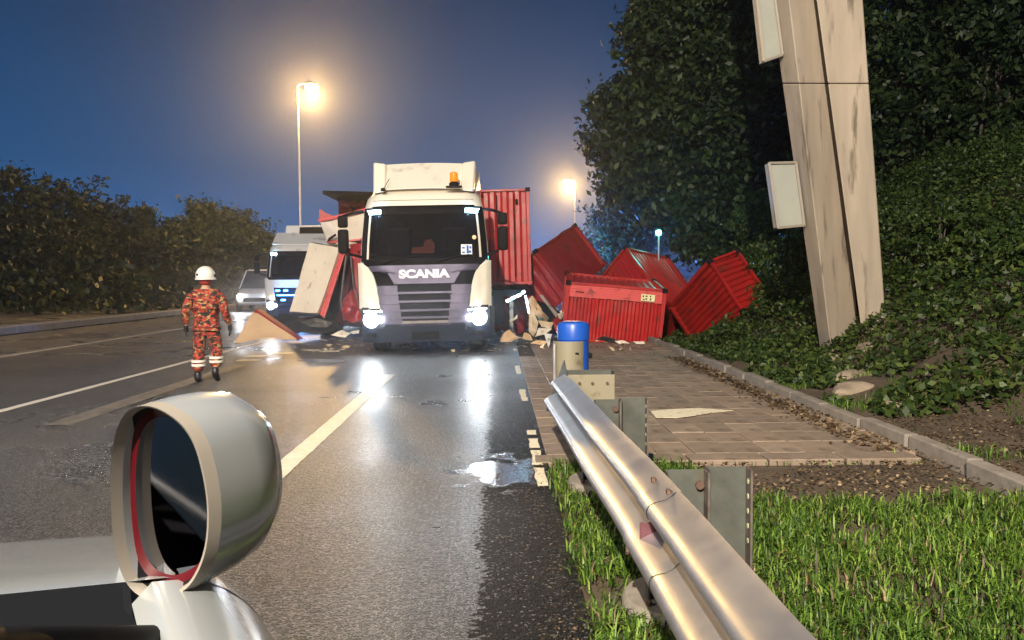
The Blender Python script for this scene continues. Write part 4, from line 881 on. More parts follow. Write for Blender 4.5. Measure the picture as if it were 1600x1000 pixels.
# terminal plate at the far end
b = MB(); b.add([on_rail(7.55, 0, .01), on_rail(7.55, 1, .01), on_rail(7.95, 1.0, .01) + Vector((.03, .2, .09)), on_rail(7.95, 0, .02) + Vector((-.02, .1, -.06))], [(0, 1, 2, 3)])
o = b.build('end_plate', M_POST, RAIL); so = o.modifiers.new('s', 'SOLIDIFY'); so.thickness = .008
def cchannel(b, x0, x1, y, z0, z1, t=.006, fl=.07):
    b.box(((x0 + x1) / 2, y, (z0 + z1) / 2), (x1 - x0, t, z1 - z0))
    b.box((x1 - t / 2, y - fl / 2 - t / 2, (z0 + z1) / 2), (t, fl, z1 - z0)); b.box((x0 + t / 2, y - fl / 2 - t / 2, (z0 + z1) / 2), (t, fl, z1 - z0))
M_DKFL = mat('dark_flange', (.07, .05, .045), .6, metal=.3, col2=(.15, .13, .12), nscale=12)
def post(y, wsp=.19, wp=.20, foot=True):
    x0 = rx(y) + .03
    b = MB(); cchannel(b, x0, x0 + wsp, y, TOPZ - .37, TOPZ - .01); s_ = b.build('spacer_block', M_POST, RAIL, bevel=.002, seg=1)
    b = MB(); b.box((x0 + wsp - .003, y - .045, TOPZ - .19), (.010, .078, .362)); b.build('flange', M_DKFL, s_)
    b = MB(); cchannel(b, x0 + wsp + .006, x0 + wsp + wp, y + .01, .02, TOPZ); p_ = b.build('post', M_POST, RAIL, bevel=.002, seg=1)
    b = MB(); b.box((x0 + wsp + wp - .002, y - .035, TOPZ / 2), (.010, .080, TOPZ + .002)); b.build('flange', M_DKFL, p_)
    for k in range(5):
        q = MB(); q.lathe((x0 + wsp + wp - .0085, y - .04, TOPZ - .06 - .07 * k), [(.0135, -.002), (.0135, .0)], 12, 'X'); q.build('bolt_hole', mat('hole_light', (.45, .50, .30), .6) if k == 0 else bpy.data.materials['hole_light'], p_)
    q = MB(); q.lathe((x0 + wsp - .03, y - .01, TOPZ - .08), [(.02, -.02), (.02, 0)], 10, 'Y'); q.build('bolt', M_RUST, s_)
    q = MB(); q.box((x0 - .03, y - .02, (TOPZ - .36) / 2 + .02), (.13, .008, TOPZ - .36)); q.box((x0 - .09, y - .05, (TOPZ - .36) / 2 + .02), (.008, .06, TOPZ - .36)); q.build('leg_plate', M_POST, RAIL)
    if foot:
        q = MB(); q.lathe((x0 + .10, y, 0), [(.30, -.05), (.30, .03), (.285, .055), (0, .06)], 36); f_ = q.build('concrete_foot', M_CONC2, RAIL, smooth=True)
        for a in range(5):
            q = MB(); q.lathe((x0 + .10 - .2 + .09 * a, y - .14 - .03 * (a % 2), .055), [(.014, 0), (.014, .02), (.006, .03)], 8); q.build('anchor_bolt', M_RUST, f_)
post(3.86); post(6.15); 
# third support: cream box bracket
b = MB(); x0 = rx(7.8) + .03
b.box((x0 + .20, 7.75, .47), (.46, .008, .36)); o = b.build('bracket_front', M_CREAMST, RAIL, bevel=.003)
b = MB(); b.box((x0 + .20, 7.98, .50), (.46, .008, .34)); b.box((x0 + .43, 7.86, .48), (.008, .22, .38)); b.box((x0 + .2, 7.99, .2), (.2, .1, .4)); b.build('bracket_back', M_POST, RAIL)
for x in (x0 + .1, x0 + .22, x0 + .36):
    q = MB(); q.lathe((x, 7.742, .57), [(.014, -.012), (.014, 0)], 10, 'Y'); q.build('bolt', M_RUST, RAIL)
# blue drum with beige wrapped end
DR = empty('bollard', 'blue drum bollard standing inside a beige curved steel sleeve', 'bollard', (.78, 8.75, 0))
b = MB(); b.lathe((0, 0, 0), [(.162, 0), (.162, .92)], 28); b.build('drum', M_BLUE, DR, smooth=True)
b = MB(); b.lathe((-.0, 0, .90), [(.158, 0), (.170, .01), (.172, .15), (.155, .185), (.10, .20), (0, .203)], 32); b.build('cap', M_BLUE, DR, smooth=True)
b = MB()
b.grid(lambda u, v: Vector((-.045 + .172 * math.cos(PI * (1.02 + .88 * u)), -.03 + .172 * math.sin(PI * (1.02 + .88 * u)), .42 + .48 * v)), 20, 3, .006); sl = b.build('sleeve', M_CREAMST, DR, smooth=True)
b = MB(); b.box((.02, -.205, .78), (.035, .01, .012)); b.build('slot', M_BLACK, sl)
b = MB(); b.box((-.20, .0, .62), (.02, .30, .5)); b.dent(.02, 5); b.build('bent_tail', M_GALV, DR)
b = MB(); b.box((-.12, -.05, .2), (.10, .08, .42)); b.build('support_leg', M_POST, DR)

# ================================================================== PILLAR AND BOXES
PL = empty('pillar', 'tall weathered concrete gantry pillar rising from the bank at right', 'pillar', (0, 0, 0))
def plv(x, y, d): return pt(x, y, d)
d0 = 14.0
def quad_col(xb, xt, yb, yt, dd0, dd1):   # xb list of bottom x px for faces, xt top px
    pass
base = [(1283, 560, 13.8), (1300, 568, 13.35), (1392, 572, 13.3), (1410, 560, 14.4)]
def mk_col(bot, top, name, m_):
    B_ = [Vector(p) for p in bot]; T_ = [Vector(p) for p in top]; b = MB(); n = len(B_); K = 12; vs = []
    for k in range(K + 1):
        for i in range(n): vs.append(B_[i].lerp(T_[i], k / K))
    b.add(vs, [(k * n + i, k * n + (i + 1) % n, (k + 1) * n + (i + 1) % n, (k + 1) * n + i) for k in range(K) for i in range(n)] + [tuple(reversed(range(n))), tuple(range(K * n, K * n + n))])
    return b.build(name, m_, PL, bevel=.02)
def colpt(px, py, y): # point with world depth y on pixel ray
    d = (pt(px, py, 1) - EYE); return EYE + d * (y / d.y)
def line_x(x0, y0, x1, y1, y): return x0 + (x1 - x0) * (y - y0) / (y1 - y0)
def at_edge(e, yy, Y): return colpt(line_x(*e, yy), yy, Y)
e1 = (1283, 555, 1213, 60); e2 = (1300, 560, 1240, 60); e3 = (1346, 560, 1296, 60); 
CUTS = [640, 130, -60, -420]
def stack(edges, name):
    for a_, c_ in zip(CUTS, CUTS[1:]):
        mk_col([at_edge(e, a_, Y) for e, Y in edges], [at_edge(e, c_ + 1.2, Y) for e, Y in edges], name, M_CONC)
    mk_col([at_edge(e, 640, Y + (.03 if k < 3 else -.03)) for k, (e, Y) in enumerate([((e[0] + 3, e[1], e[2] + 3, e[3]) if k < 1 else (e[0] - (2 if k in (2, 3) else 0), e[1], e[2] - (2 if k in (2, 3) else 0), e[3]), Y) for k, (e, Y) in enumerate(edges)])],
           [at_edge(e, -415, Y + (.03 if k < 3 else -.03)) for k, (e, Y) in enumerate([((e[0] + 3, e[1], e[2] + 3, e[3]) if k < 1 else (e[0] - (2 if k in (2, 3) else 0), e[1], e[2] - (2 if k in (2, 3) else 0), e[3]), Y) for k, (e, Y) in enumerate(edges)])], 'core', M_JOINT)
e4 = (1352, 560, 1276, 0); e5 = (1388, 560, 1348, 0)
stack([(e1, 14.2), (e2, 13.62), (e3, 14.15), (e3, 15.0), (e1, 15.0)], 'shaft_segment')
stack([(e4, 13.6), (e5, 13.7), (e5, 14.8), (e4, 14.8)], 'buttress_segment')
def signbox(label, pl, Y, th=.22):
    T = empty('sign_board', label, 'sign', (0, 0, 0), group='blank boards fixed to the concrete pillar')
    P = [colpt(x, y, Y + k) for (x, y), k in zip(pl, (0, .12, .12, 0))]; b = MB(); n = Vector((0, th, 0))
    b.hexa([P[3], P[2], P[2] + n, P[3] + n, P[0], P[1], P[1] + n, P[0] + n]); b.build('board', M_SIGN, T, bevel=.01)
    for a, c in ((0, 1), (1, 2), (2, 3), (3, 0)):
        q = MB(); q.tube([P[a] + Vector((0, -.012, 0)), P[c] + Vector((0, -.012, 0))], .028, 4); q.build('frame', mat('board_frame', (.30, .27, .23), .5, metal=.3), T)
    q = MB(); ctr = (P[1] + P[2]) / 2 + n * .5; q.box(ctr + Vector((.12, .1, 0)), (.3, .05, .08)); q.build('bracket', M_STEEL, T)
signbox('lower blank white board on the left edge of the pillar', [(1201, 255), (1243, 254), (1256, 352), (1215, 356)], 13.9)
signbox('upper blank white board at the top edge of the picture', [(1178, -40), (1205, -40), (1222, 86), (1193, 96)], 13.9)
rk = [('pale flat rock at the left foot of the pillar', (5.35, 13.0, .14), (.45, .35, .14)), ('cracked boulder in front of the pillar foot', (6.0, 12.8, .28), (.5, .4, .2)), ('large tilted stone right of the pillar foot', (6.7, 13.3, .55), (.6, .45, .3)),
      ('small stone half buried below the pillar', (5.0, 11.6, .12), (.25, .2, .1)), ('low brown rock beside the kerb', (4.6, 10.6, .10), (.35, .22, .09)), ('rounded stone near the litter at right', (4.4, 9.0, .06), (.2, .16, .08)), ('stone among weeds at the far right', (6.6, 10.8, .6), (.4, .35, .25))]
for k, (lab, p, s_) in enumerate(rk):
    b = MB()
    b.grid(lambda u, v: Vector((p[0] + s_[0] * math.sin(PI * (.001 + .998 * v)) * math.cos(2 * PI * u) , p[1] + s_[1] * math.sin(PI * (.001 + .998 * v)) * math.sin(2 * PI * u), p[2] + s_[2] * math.cos(PI * v))), 18, 10)
    b.v = [tuple(Vector(v) + noise.noise_vector(Vector(v) * 2.6 + Vector((k, 0, 0))) * .13) for v in b.v]; b.build('rock', M_ROCK, smooth=True, angle=25, label=lab, cat='rock')

# ================================================================== VEGETATION
def grow(n_clump, per, ell, cr, rg, shell=.55):
    """leaf positions clustered inside ellipsoids; ell: list of (c, r)"""
    out = []; wts = np.array([e[1][0] * e[1][1] * e[1][2] for e in ell]) ** .75; wts /= wts.sum(); idx = rg.choice(len(ell), n_clump, p=wts)
    d = rg.normal(size=(n_clump, 3)); d /= np.linalg.norm(d, axis=1)[:, None]; rr = rg.uniform(shell ** 3, 1, n_clump) ** (1 / 3.)
    rr *= 1 + .17 * rg.normal(size=n_clump)
    C0 = np.array([e[0] for e in ell])[idx] + d * rr[:, None] * np.array([e[1] for e in ell])[idx]
    off = rg.normal(size=(n_clump, per, 3)) * cr * np.array([1, 1, .6]); sc = rg.uniform(.5, 1.4, n_clump)
    return (C0[:, None, :] + off * sc[:, None, None]).reshape(-1, 3)
def tree(label, base, h, ell, ncl, per, cr, ls, m_=None, seed=0, trunk_r=.25, limbs=7, group=None, lean=(0, 0), trunk_top=None):
    rg = np.random.RandomState(seed); T = empty('tree', label, 'tree', base, (0, 0, 0), group)
    b = MB(); tp = []; K = 8; th = trunk_top or h * .8
    for k in range(K + 1):
        t = k / K; tp.append(Vector((lean[0] * t + .15 * math.sin(t * 5 + seed), lean[1] * t + .12 * math.cos(t * 4 + seed), -.3 + (th + .3) * t)))
    b.tube(tp, [trunk_r * (1 - .75 * k / K) for k in range(K + 1)], 10); b.build('trunk', M_BARK, T, smooth=True)
    for i in range(limbs):
        k = 2 + int((K - 3) * i / max(1, limbs - 1)); e = ell[i % len(ell)]; a = tp[k]; q = Vector(e[0]) + Vector(rg.normal(size=3)) * .3 * e[1][0]
        mid = a.lerp(q, .5) + Vector((0, 0, .25)); bb_ = MB(); bb_.tube([a, mid, q], [trunk_r * .38, trunk_r * .22, .03], 7); bb_.build('limb', M_BARK, T, smooth=True)
    leaf_mesh('crown', grow(ncl, per, ell, cr, rg), ls, m_ or M_LEAF, T, seed=seed, up=.25, kind='stuff')
    return T
# right-hand wood: big trees with overlapping crowns
def E(x, y, z, rx_, ry_=None, rz_=None): return ((x, y, z), (rx_, ry_ or rx_, rz_ or rx_ * .8))
def wp(px, py, d, base): p = pt(px, py, d); return (p.x - base[0], p.y - base[1], p.z - base[2])
def px_tree(label, bx, d, blobs, **kw):
    p = pt(bx, 470, d); base = (p.x, p.y, terrain_z(min(p.x, 20), p.y) if p.x > 3.7 else 0)
    ell = []
    for (x, y, r_) in blobs:
        c = wp(x, y, d, base); rr = r_ * d / F; ell.append((c, (rr, rr * 1.1, rr * .85)))
    return tree(label, base, 10, ell, **kw)
px_tree('dark leafy tree whose crown overhangs the containers', 1130, 27, [(985, 160, 55), (1010, 255, 62), (985, 215, 50), (1060, 100, 80), (1050, 190, 80), (1100, 260, 75), (1055, 310, 55), (1120, 150, 90), (1040, 30, 60), (1100, 20, 90), (975, 290, 40), (945, 170, 28), (960, 230, 38), (1110, 335, 50), (1150, 365, 45), (1090, 375, 36), (1125, 400, 30), (930, 210, 22), (1000, 60, 34)],
        ncl=2300, per=24, cr=.21, ls=.25, seed=11, trunk_r=.22, limbs=9, trunk_top=8)
px_tree('tall dark tree behind the concrete pillar', 1215, 30, [(1180, 80, 100), (1200, 200, 95), (1170, 280, 80), (1230, 330, 75), (1250, 60, 110), (1260, 220, 100), (1150, 0, 90), (1180, 360, 55), (1300, 130, 110)],
        ncl=1900, per=24, cr=.23, ls=.26, seed=12, trunk_r=.26, limbs=8, trunk_top=9)
px_tree('broad tree behind the middle red container', 1010, 38, [(975, 350, 42), (1010, 330, 48), (1050, 350, 50), (1090, 360, 48), (960, 385, 30), (1020, 375, 45), (1100, 320, 60), (1130, 370, 40)],
        ncl=900, per=32, cr=.34, ls=.25, seed=13, trunk_r=.18, limbs=6, trunk_top=4)
px_tree('very tall tree right of the pillar', 1400, 26, [(1380, 60, 110), (1420, 200, 105), (1350, 330, 80), (1470, 330, 90), (1390, 400, 70), (1480, 90, 110), (1540, 220, 100), (1340, 180, 70)],
        ncl=1700, per=26, cr=.22, ls=.25, seed=14, trunk_r=.25, limbs=8, trunk_top=8)
px_tree('dense tree filling the upper right corner', 1560, 24, [(1580, 60, 110), (1600, 220, 100), (1560, 350, 80), (1640, 360, 100), (1530, 0, 90), (1500, 420, 60)],
        ncl=1100, per=34, cr=.25, ls=.25, seed=15, trunk_r=.22, limbs=6, trunk_top=8)
px_tree('small leafy tree between the right container and pillar', 1230, 24, [(1205, 340, 45), (1235, 380, 50), (1200, 400, 38), (1250, 430, 45), (1225, 450, 40), (1180, 420, 26)],
        ncl=750, per=32, cr=.17, ls=.14, m_=M_BUSH, seed=16, trunk_r=.09, limbs=5, trunk_top=2.5)
# left trees beyond the far carriageway
LT = [('tall pointed tree left of the firefighter helmet', 312, 66, [(315, 335, 24), (312, 365, 32), (318, 400, 38), (300, 425, 40)], 21),
      ('round bushy tree beyond the pale van', 368, 68, [(360, 350, 30), (385, 365, 32), (350, 385, 38), (385, 400, 38), (365, 425, 40), (400, 425, 28)], 22),
      ('low tree right beside the white truck roof', 425, 74, [(412, 385, 20), (430, 390, 16), (420, 415, 28), (440, 430, 24)], 23),
      ('tree at the picture left with olive crown', 275, 64, [(285, 365, 26), (265, 385, 38), (280, 420, 40), (250, 420, 36)], 24),
      ('dark spreading tree farther left along the road', 200, 60, [(200, 355, 44), (170, 385, 48), (225, 395, 42), (195, 430, 46)], 25),
      ('tall tree second from the left edge', 110, 56, [(110, 330, 50), (85, 375, 56), (140, 385, 50), (110, 430, 56)], 26),
      ('leftmost tree cut by the picture edge', 20, 52, [(20, 310, 60), (-10, 370, 70), (50, 380, 58), (20, 435, 60)], 27)]
for lab, bx, d, bl, sd in LT:
    px_tree(lab, bx, d, bl, ncl=420, per=26, cr=.42, ls=.38, m_=M_LEAF2, seed=sd, trunk_r=.2, limbs=4, trunk_top=4.5, group='trees beyond the far carriageway')
rg = np.random.RandomState(40); P = np.stack([rg.uniform(-75, -17.5, 15000), rg.uniform(40, 80, 15000), rg.uniform(0, 1, 15000) ** 1.6 * 2.6], 1)
leaf_mesh('undergrowth', P, .5, M_LEAF2, seed=41, label='dark hedge mass below the far trees', kind='stuff')
P = np.stack([rg.uniform(6, 60, 60000), rg.uniform(33, 60, 60000), rg.uniform(0, 1, 60000) * 9], 1); P[:, 2] = P[:, 2] * np.clip((P[:, 0] - 5) / 10, .15, 1) + np.clip((P[:, 0] - 5) * .35, 0, 3)
leaf_mesh('woodland', P, .45, M_LEAF, seed=42, label='dense dark wood on the bank behind the near trees', kind='stuff')

# bushes over the bank
def scatter(n, fx, fy, rg, hfun, keep=None):
    x = rg.uniform(*fx, n); y = rg.uniform(*fy, n); out = []
    for a, c in zip(x, y):
        if keep and not keep(a, c): continue
        out.append((a, c, terrain_z(a, c) + hfun(a, c) * rg.uniform(.05, 1) ** .8))
    return np.array(out)
rg = np.random.RandomState(50)
def bush_h(x, y): return max(.03, (.10 + .12 * max(0, min(4, x - 4.2))) * (.65 + 1.1 * (noise.noise(Vector((x * 1.1, y * 1.1, 5))) + .3)))
def bush_keep(x, y):
    if y < 12.9 and x < 7.2: return noise.noise(Vector((x * 1.2, y * 1.2, 8))) > -.08 - .06 * (x - 5)
    if 3.9 < y < 0: return False
    return x > 4.15 or noise.noise(Vector((x * 2, y * 2, 8))) > .1
leaf_mesh('undergrowth', scatter(72000, (3.95, 13.0), (8.5, 27), rg, bush_h, bush_keep), .105, M_BUSH, seed=51, flat=.25, label='leafy green undergrowth covering the bank beside the kerb', kind='stuff', aspect=.6)
leaf_mesh('undergrowth', scatter(9000, (5.5, 16.0), (3.0, 9), rg, lambda x, y: .25, lambda x, y: noise.noise(Vector((x, y, 2))) > -.05), .10, M_BUSH, seed=52, flat=.25, label='weeds at the lower right beyond the grass', kind='stuff')
shr = [('rounded shrub at the kerb below the right container', (4.9, 17.6), .55), ('bright green shrub midway up the bank', (6.1, 18.0), .7), ('dark shrub against the pillar left side', (6.3, 15.6), .6), ('tall shrub right of the tipped container', (7.4, 20.5), 1.1), ('wide shrub high on the bank', (8.4, 18.5), 1.0), ('shrub right behind the pillar', (8.0, 15.0), .9), ('low shrub in front of the bank rocks', (7.6, 12.3), .6), ('shrub at the far right of the bank', (8.8, 11.5), .8)]
for k, (lab, (x, y), r_) in enumerate(shr):
    T = empty('shrub', lab, 'shrub', (x, y, terrain_z(x, y)), group='shrubs growing on the bank'); rg2 = np.random.RandomState(60 + k)
    b = MB()
    for i in range(5): b.tube([(0, 0, -.05), (rg2.uniform(-.4, .4) * r_, rg2.uniform(-.4, .4) * r_, r_ * .9)], .012, 5)
    b.build('stems', M_BARK, T)
    leaf_mesh('foliage', grow(int(140 * r_ + 40), 16, [E(0, 0, r_ * .55, r_ * .8, r_ * .8, r_ * .6)], .07, rg2, .3), .095, M_BUSH, T, seed=70 + k, kind='stuff', aspect=.6)

# foreground grass blades
def grass(name, n, fx, fy, rg, dens, hmin, hmax, label, seed, m_=None):
    x = rg.uniform(*fx, n); y = rg.uniform(*fy, n); k = np.array([dens(a, c) > rg.uniform() for a, c in zip(x, y)]); x = x[k]; y = y[k]; n = len(x)
    hh = rg.uniform(hmin, hmax, n) * (1 + .5 * (rg.uniform(size=n) > .93)); az = rg.uniform(0, 2 * PI, n); ln = rg.uniform(.15, 1.25, n); wd = rg.uniform(.0025, .0058, n)
    z = np.array([terrain_z(a, c) for a, c in zip(x, y)]) - .01
    d = np.stack([np.cos(az), np.sin(az), np.zeros(n)], 1); s = np.stack([-np.sin(az), np.cos(az), np.zeros(n)], 1)
    b = np.stack([x, y, z], 1); u = np.array([0, 0, 1.])
    P0 = b - s * wd[:, None]; P1 = b + s * wd[:, None]; m1 = b + u * (hh * .55)[:, None] + d * (hh * ln * .25)[:, None]
    P2 = m1 + s * wd[:, None]; P3 = m1 - s * wd[:, None]; t = b + u * (hh * (1 - ln * .35))[:, None] + d * (hh * ln * .9)[:, None]; P4 = t
    V = np.stack([P0, P1, P2, P3, P4], 1).reshape(-1, 3); me = bpy.data.meshes.new(name); me.vertices.add(5 * n); me.vertices.foreach_set('co', V.astype(np.float32).ravel())
    ix = np.arange(n)[:, None] * 5; lo = np.concatenate([ix + np.array([[0, 1, 2, 3]]), ix + np.array([[3, 2, 4]])], 1).ravel().astype(np.int32)
    me.loops.add(len(lo)); me.loops.foreach_set('vertex_index', lo); me.polygons.add(2 * n)
    ls_ = (np.arange(n)[:, None] * 7 + np.array([[0, 4]])).ravel(); lt = np.tile([4, 3], n); me.polygons.foreach_set('loop_start', ls_.astype(np.int32)); me.polygons.foreach_set('loop_total', lt.astype(np.int32))
    tt = me.attributes.new('tint', 'FLOAT', 'POINT'); tt.data.foreach_set('value', np.repeat(rg.uniform(0, 1, n), 5).astype(np.float32))
    me.update(calc_edges=True); me.materials.append(m_ or M_GRASS); o = bpy.data.objects.new(name, me); COL.objects.link(o); return tag(o, label, None, None, 'stuff')
rg = np.random.RandomState(80)
def gd(x, y):
    n1 = noise.noise(Vector((x * 1.6, y * 1.6, 0)))
    e = min(1, max(0, (x - .36 - .07 * noise.noise(Vector((y * 3, 0, 0)))) / .12))
    far = 1 - max(0, min(1, (y - (6.75 if x < 1.6 else 6.1 - .0 * x)) / .5))
    cl = .22 + 1.25 * max(0, noise.noise(Vector((x * 9, y * 9, 3))) + .35)
    if x > 1.75: far = 1 - max(0, min(1, (y - 5.55 - .3 * noise.noise(Vector((x * 2, 1, 1)))) / .35))
    return e * cl * max(.10, min(1, .85 + 1.2 * n1)) * (far if y > 5.0 else 1)
grass('grass', 135000, (.36, 4.6), (1.4, 7.0), rg, gd, .035, .115, 'bright green wet grass on both sides of the guardrail', 1)
grass('grass', 16000, (3.7, 7.0), (6.5, 14), rg, lambda x, y: .4 + noise.noise(Vector((x, y, 1))) * 1.5 > .35 and .8 or .0, .04, .12, 'sparse grass tufts on the bank beyond the kerb', 2)
grass('grass', 1500, (.40, 3.6), (6.85, 7.4), rg, lambda x, y: max(0, noise.noise(Vector((x * 3, y * 3, 4))) + .2), .02, .06, 'thin grass along the near pavement edge', 3)
grass('dead_grass', 6000, (.36, 4.6), (1.4, 7.0), rg, gd, .04, .14, 'dry straw coloured stems among the green grass', 4, M_DRY)
# leaf litter
rg = np.random.RandomState(90)
P = np.stack([rg.uniform(1.5, 6.5, 9000), rg.uniform(5.3, 8.8, 9000), np.zeros(9000)], 1)
P = P[[(p[1] < 7.1 or p[0] > 3.0) and (noise.noise(Vector((p[0] * 1.2, p[1] * 1.2, 9))) > -.15 - .1 * (p[0] - 2)) for p in P]]; P[:, 2] = [terrain_z(a, c) + .012 for a, c, _ in P]
leaf_mesh('leaf_litter', P, .036, M_DRY, flat=.8, seed=91, aspect=.6, label='brown fallen leaves heaped beyond the grass', kind='stuff')
P = np.stack([3.42 + rg.normal(size=1500) * .10, rg.uniform(7.2, 16, 1500), np.full(1500, .02)], 1)
leaf_mesh('leaf_litter', P, .06, M_DRY, flat=.75, seed=92, aspect=.6, label='dark leaf litter gathered against the kerb', kind='stuff')
P = np.stack([.30 + rg.normal(size=900) * .10, rg.uniform(2.2, 7.4, 900), np.full(900, .008)], 1)
leaf_mesh('leaf_litter', P, .016, M_DRY, flat=.9, seed=93, aspect=.6, label='tiny twigs and leaves on the dark road edge', kind='stuff')

# ================================================================== SILVER CAR WITH MIRROR
CAR = empty('car', 'silver car at the lower left with its side mirror turned to the viewer', 'car', (0, 0, 0))
# car axis: front towards -x+y ; local frame a = forward, s = right (towards camera side)
fa = Vector((-.47, .883, 0)).normalized(); sa = Vector((fa.y, -fa.x, 0))
O_ = Vector((-.205, .87, 0))      # door surface below the mirror
def cp(f, s_, z): return O_ + fa * f + sa * s_ + Vector((0, 0, z))
def sec(f, t, door=False):
    zt = 1.235 - .22 * max(0, f - .1) ** 1.1; nose = -.55 * max(0, (f - .75) / .7) ** 2; r_ = .13; fall = -.55 * max(0, (f - 1.2) / .25) ** 2
    if t < .45:
        k = t / .45; z = .25 + (zt - r_ - .25) * k; s_ = -.06 + .075 * math.sin(PI * min(1, .12 + k * .60)) - .015
    elif t < .65:
        a = (t - .45) / .2 * PI / 2; z = zt - r_ + r_ * math.sin(a); s_ = -.015 - r_ * (1 - math.cos(a)) - .0
    else:
        k = (t - .65) / .35; z = zt + (.07 * math.sin(PI * k * .5 + .0) if not door else -.02 * k); s_ = -.145 - (1.5 if not door else .02) * k
    return cp(f + fall * .0, s_ + nose * (1 if t < .65 else (1 - (t - .65) / .35 * 1.9)), z + fall * (z - .25) * .6)
b = MB(); b.grid(lambda u, v: sec(1.45 - 1.37 * u, v), 30, 44).build('front_body', M_SILVER, CAR, smooth=True, angle=180)
b = MB(); b.grid(lambda u, v: sec(.072 - 1.1 * u, v, True), 20, 40).build('door', M_SILVER, CAR, smooth=True, angle=180)
b = MB(); b.grid(lambda u, v: sec(-1.036 - 1.75 * u, v, True), 20, 30).build('rear_body', M_SILVER, CAR, smooth=True, angle=180)
b = MB(); b.grid(lambda u, v: cp(.0 - .95 * v, -.14 - .45 * v - (1.5 - .85 * v) * u, 1.20 + .42 * v), 10, 8, .006).build('windscreen', mat('tinted_glass', (.02, .03, .03), .04, spec=.8), CAR, smooth=True)
b = MB(); b.tube([cp(.05, -.12, 1.17), cp(-.45, -.345, 1.40), cp(-.95, -.57, 1.63)], [.020, .020, .022], 18).build('windscreen_pillar', M_BLACK, CAR, smooth=True)
b = MB(); b.grid(lambda u, v: cp(-.1 - .85 * v - (2.5 - .85 * v) * u, -.12 - .45 * v, 1.18 + .43 * v), 8, 6, .006).build('side_window', bpy.data.materials['tinted_glass'], CAR, smooth=True)
def msec(f, t, door=True):
    p = sec(f, t, door) - O_; s_ = p.dot(sa); return cp(p.dot(fa), -1.79 - s_, p.z)
b = MB(); b.grid(lambda u, v: msec(.072 - 2.86 * u, v), 30, 30).build('far_door', M_SILVER, CAR, smooth=True, angle=180)
b = MB(); b.grid(lambda u, v: cp(-.1 - .85 * v - (2.5 - .85 * v) * u, -1.67 + .45 * v, 1.18 + .43 * v), 8, 6, .006).build('far_window', bpy.data.materials['tinted_glass'], CAR, smooth=True)
b = MB(); b.box((0, 0, 0), (1.55, 2.4, .5)); o = b.build('cabin_tub', M_VOID, CAR); o.location = cp(-1.3, -.9, .75); o.rotation_euler = (0, 0, math.atan2(-fa.x, fa.y))
for f in (-.9, -1.75):
    b = MB()
    for s_ in (-.5, -1.28): b.box((s_ + .9, 0, 0), (.5, .14, .7)); b.box((s_ + .9, .25, -.3), (.5, .5, .14))
    o = b.build('seat_row', M_VOID, CAR, bevel=.04); o.location = cp(f, -.9, 1.1); o.rotation_euler = (0, 0, math.atan2(-fa.x, fa.y)); o['kind'] = 'stuff'
b = MB(); b.grid(lambda u, v: cp(-2.6 - .2 * (1 - v), -.14 - .42 * v - (1.5 - .85 * v) * u, 1.2 + .42 * v), 8, 6, .006).build('rear_window', bpy.data.materials['tinted_glass'], CAR, smooth=True)
b = MB(); b.grid(lambda u, v: cp(-2.80, -.05 - 1.7 * u, .3 + .92 * v), 8, 6, .01).build('tailgate', M_SILVER, CAR, smooth=True)
b = MB(); b.grid(lambda u, v: cp(-.95 - 1.7 * u, -.56 - .68 * v, 1.63 + .06 * math.sin(PI * v)), 6, 6, .02).build('roof', M_SILVER, CAR, smooth=True)
for f in (.95, -1.75): wheel(CAR, (0, 0, 0), .33, .2).matrix_local = Matrix.Translation(cp(f, -.18, .33)) @ Matrix.Rotation(math.atan2(-fa.x, fa.y), 4, 'Z')
# side mirror, built around its own centre
MR = empty('mirror', None, None); MR.parent = CAR
MC = pt(286, 772, .90); MR.location = MC
MR.rotation_euler = (0, 0, R(-15))
# outline of the housing (x,z) seen from behind, right end bulging
sx_ = .90 / F
OUT = [(97, 30), (98, -10), (92, -50), (80, -95), (60, -125), (30, -145), (0, -155), (-28, -152), (-52, -136), (-68, -98), (-76, -35), (-76, 30), (-70, 85), (-55, 125), (-32, 145), (0, 152), (25, 145), (60, 124), (80, 94), (92, 62)]
def smooth_poly(Pn, it=2):
    for _ in range(it):
        Q = []
        for i in range(len(Pn)):
            a, c = Vector(Pn[i]), Vector(Pn[(i + 1) % len(Pn)]); Q += [tuple(a * .75 + c * .25), tuple(a * .25 + c * .75)]
        Pn = Q
    return Pn
O2 = [(x * sx_, -z * sx_) for x, z in smooth_poly(OUT, 2)]; n = len(O2); ctr = (.008, 0)
def ringm(sc, y, dx=0): return [(ctr[0] + (x - ctr[0]) * sc + dx, y, z * sc) for x, z in O2]
b = MB(); prof_ = [(.93, -.030, -.006), (.945, -.044, -.005), (.965, -.046, -.003), (.985, -.03, 0), (1.0, .0, 0), (.995, .04, .002), (.955, .075, .004), (.83, .105, .002), (.6, .125, 0), (.3, .138, 0), (.1, .14, 0)]
vs = [p for sc, y, dx in prof_ for p in ringm(sc, y, dx)]
b.add(vs, [(j * n + i, j * n + (i + 1) % n, (j + 1) * n + (i + 1) % n, (j + 1) * n + i) for j in range(3, len(prof_) - 1) for i in range(n)] + [tuple(range((len(prof_) - 1) * n, len(prof_) * n))]); b.build('mirror_housing', M_SILVER, MR, smooth=True, angle=60)
b = MB(); b.add(vs[:4 * n], [(j * n + i, j * n + (i + 1) % n, (j + 1) * n + (i + 1) % n, (j + 1) * n + i) for j in range(0, 3) for i in range(n)]); b.build('mirror_rim', M_TRIM, MR, smooth=True, angle=60)
b = MB(); b.add(ringm(.93, -.030, -.006) + ringm(.90, -.018, -.007), [(i, (i + 1) % n, n + (i + 1) % n, n + i) for i in range(n)]); b.build('mirror_inner_rim', M_BLACK, MR, smooth=True)
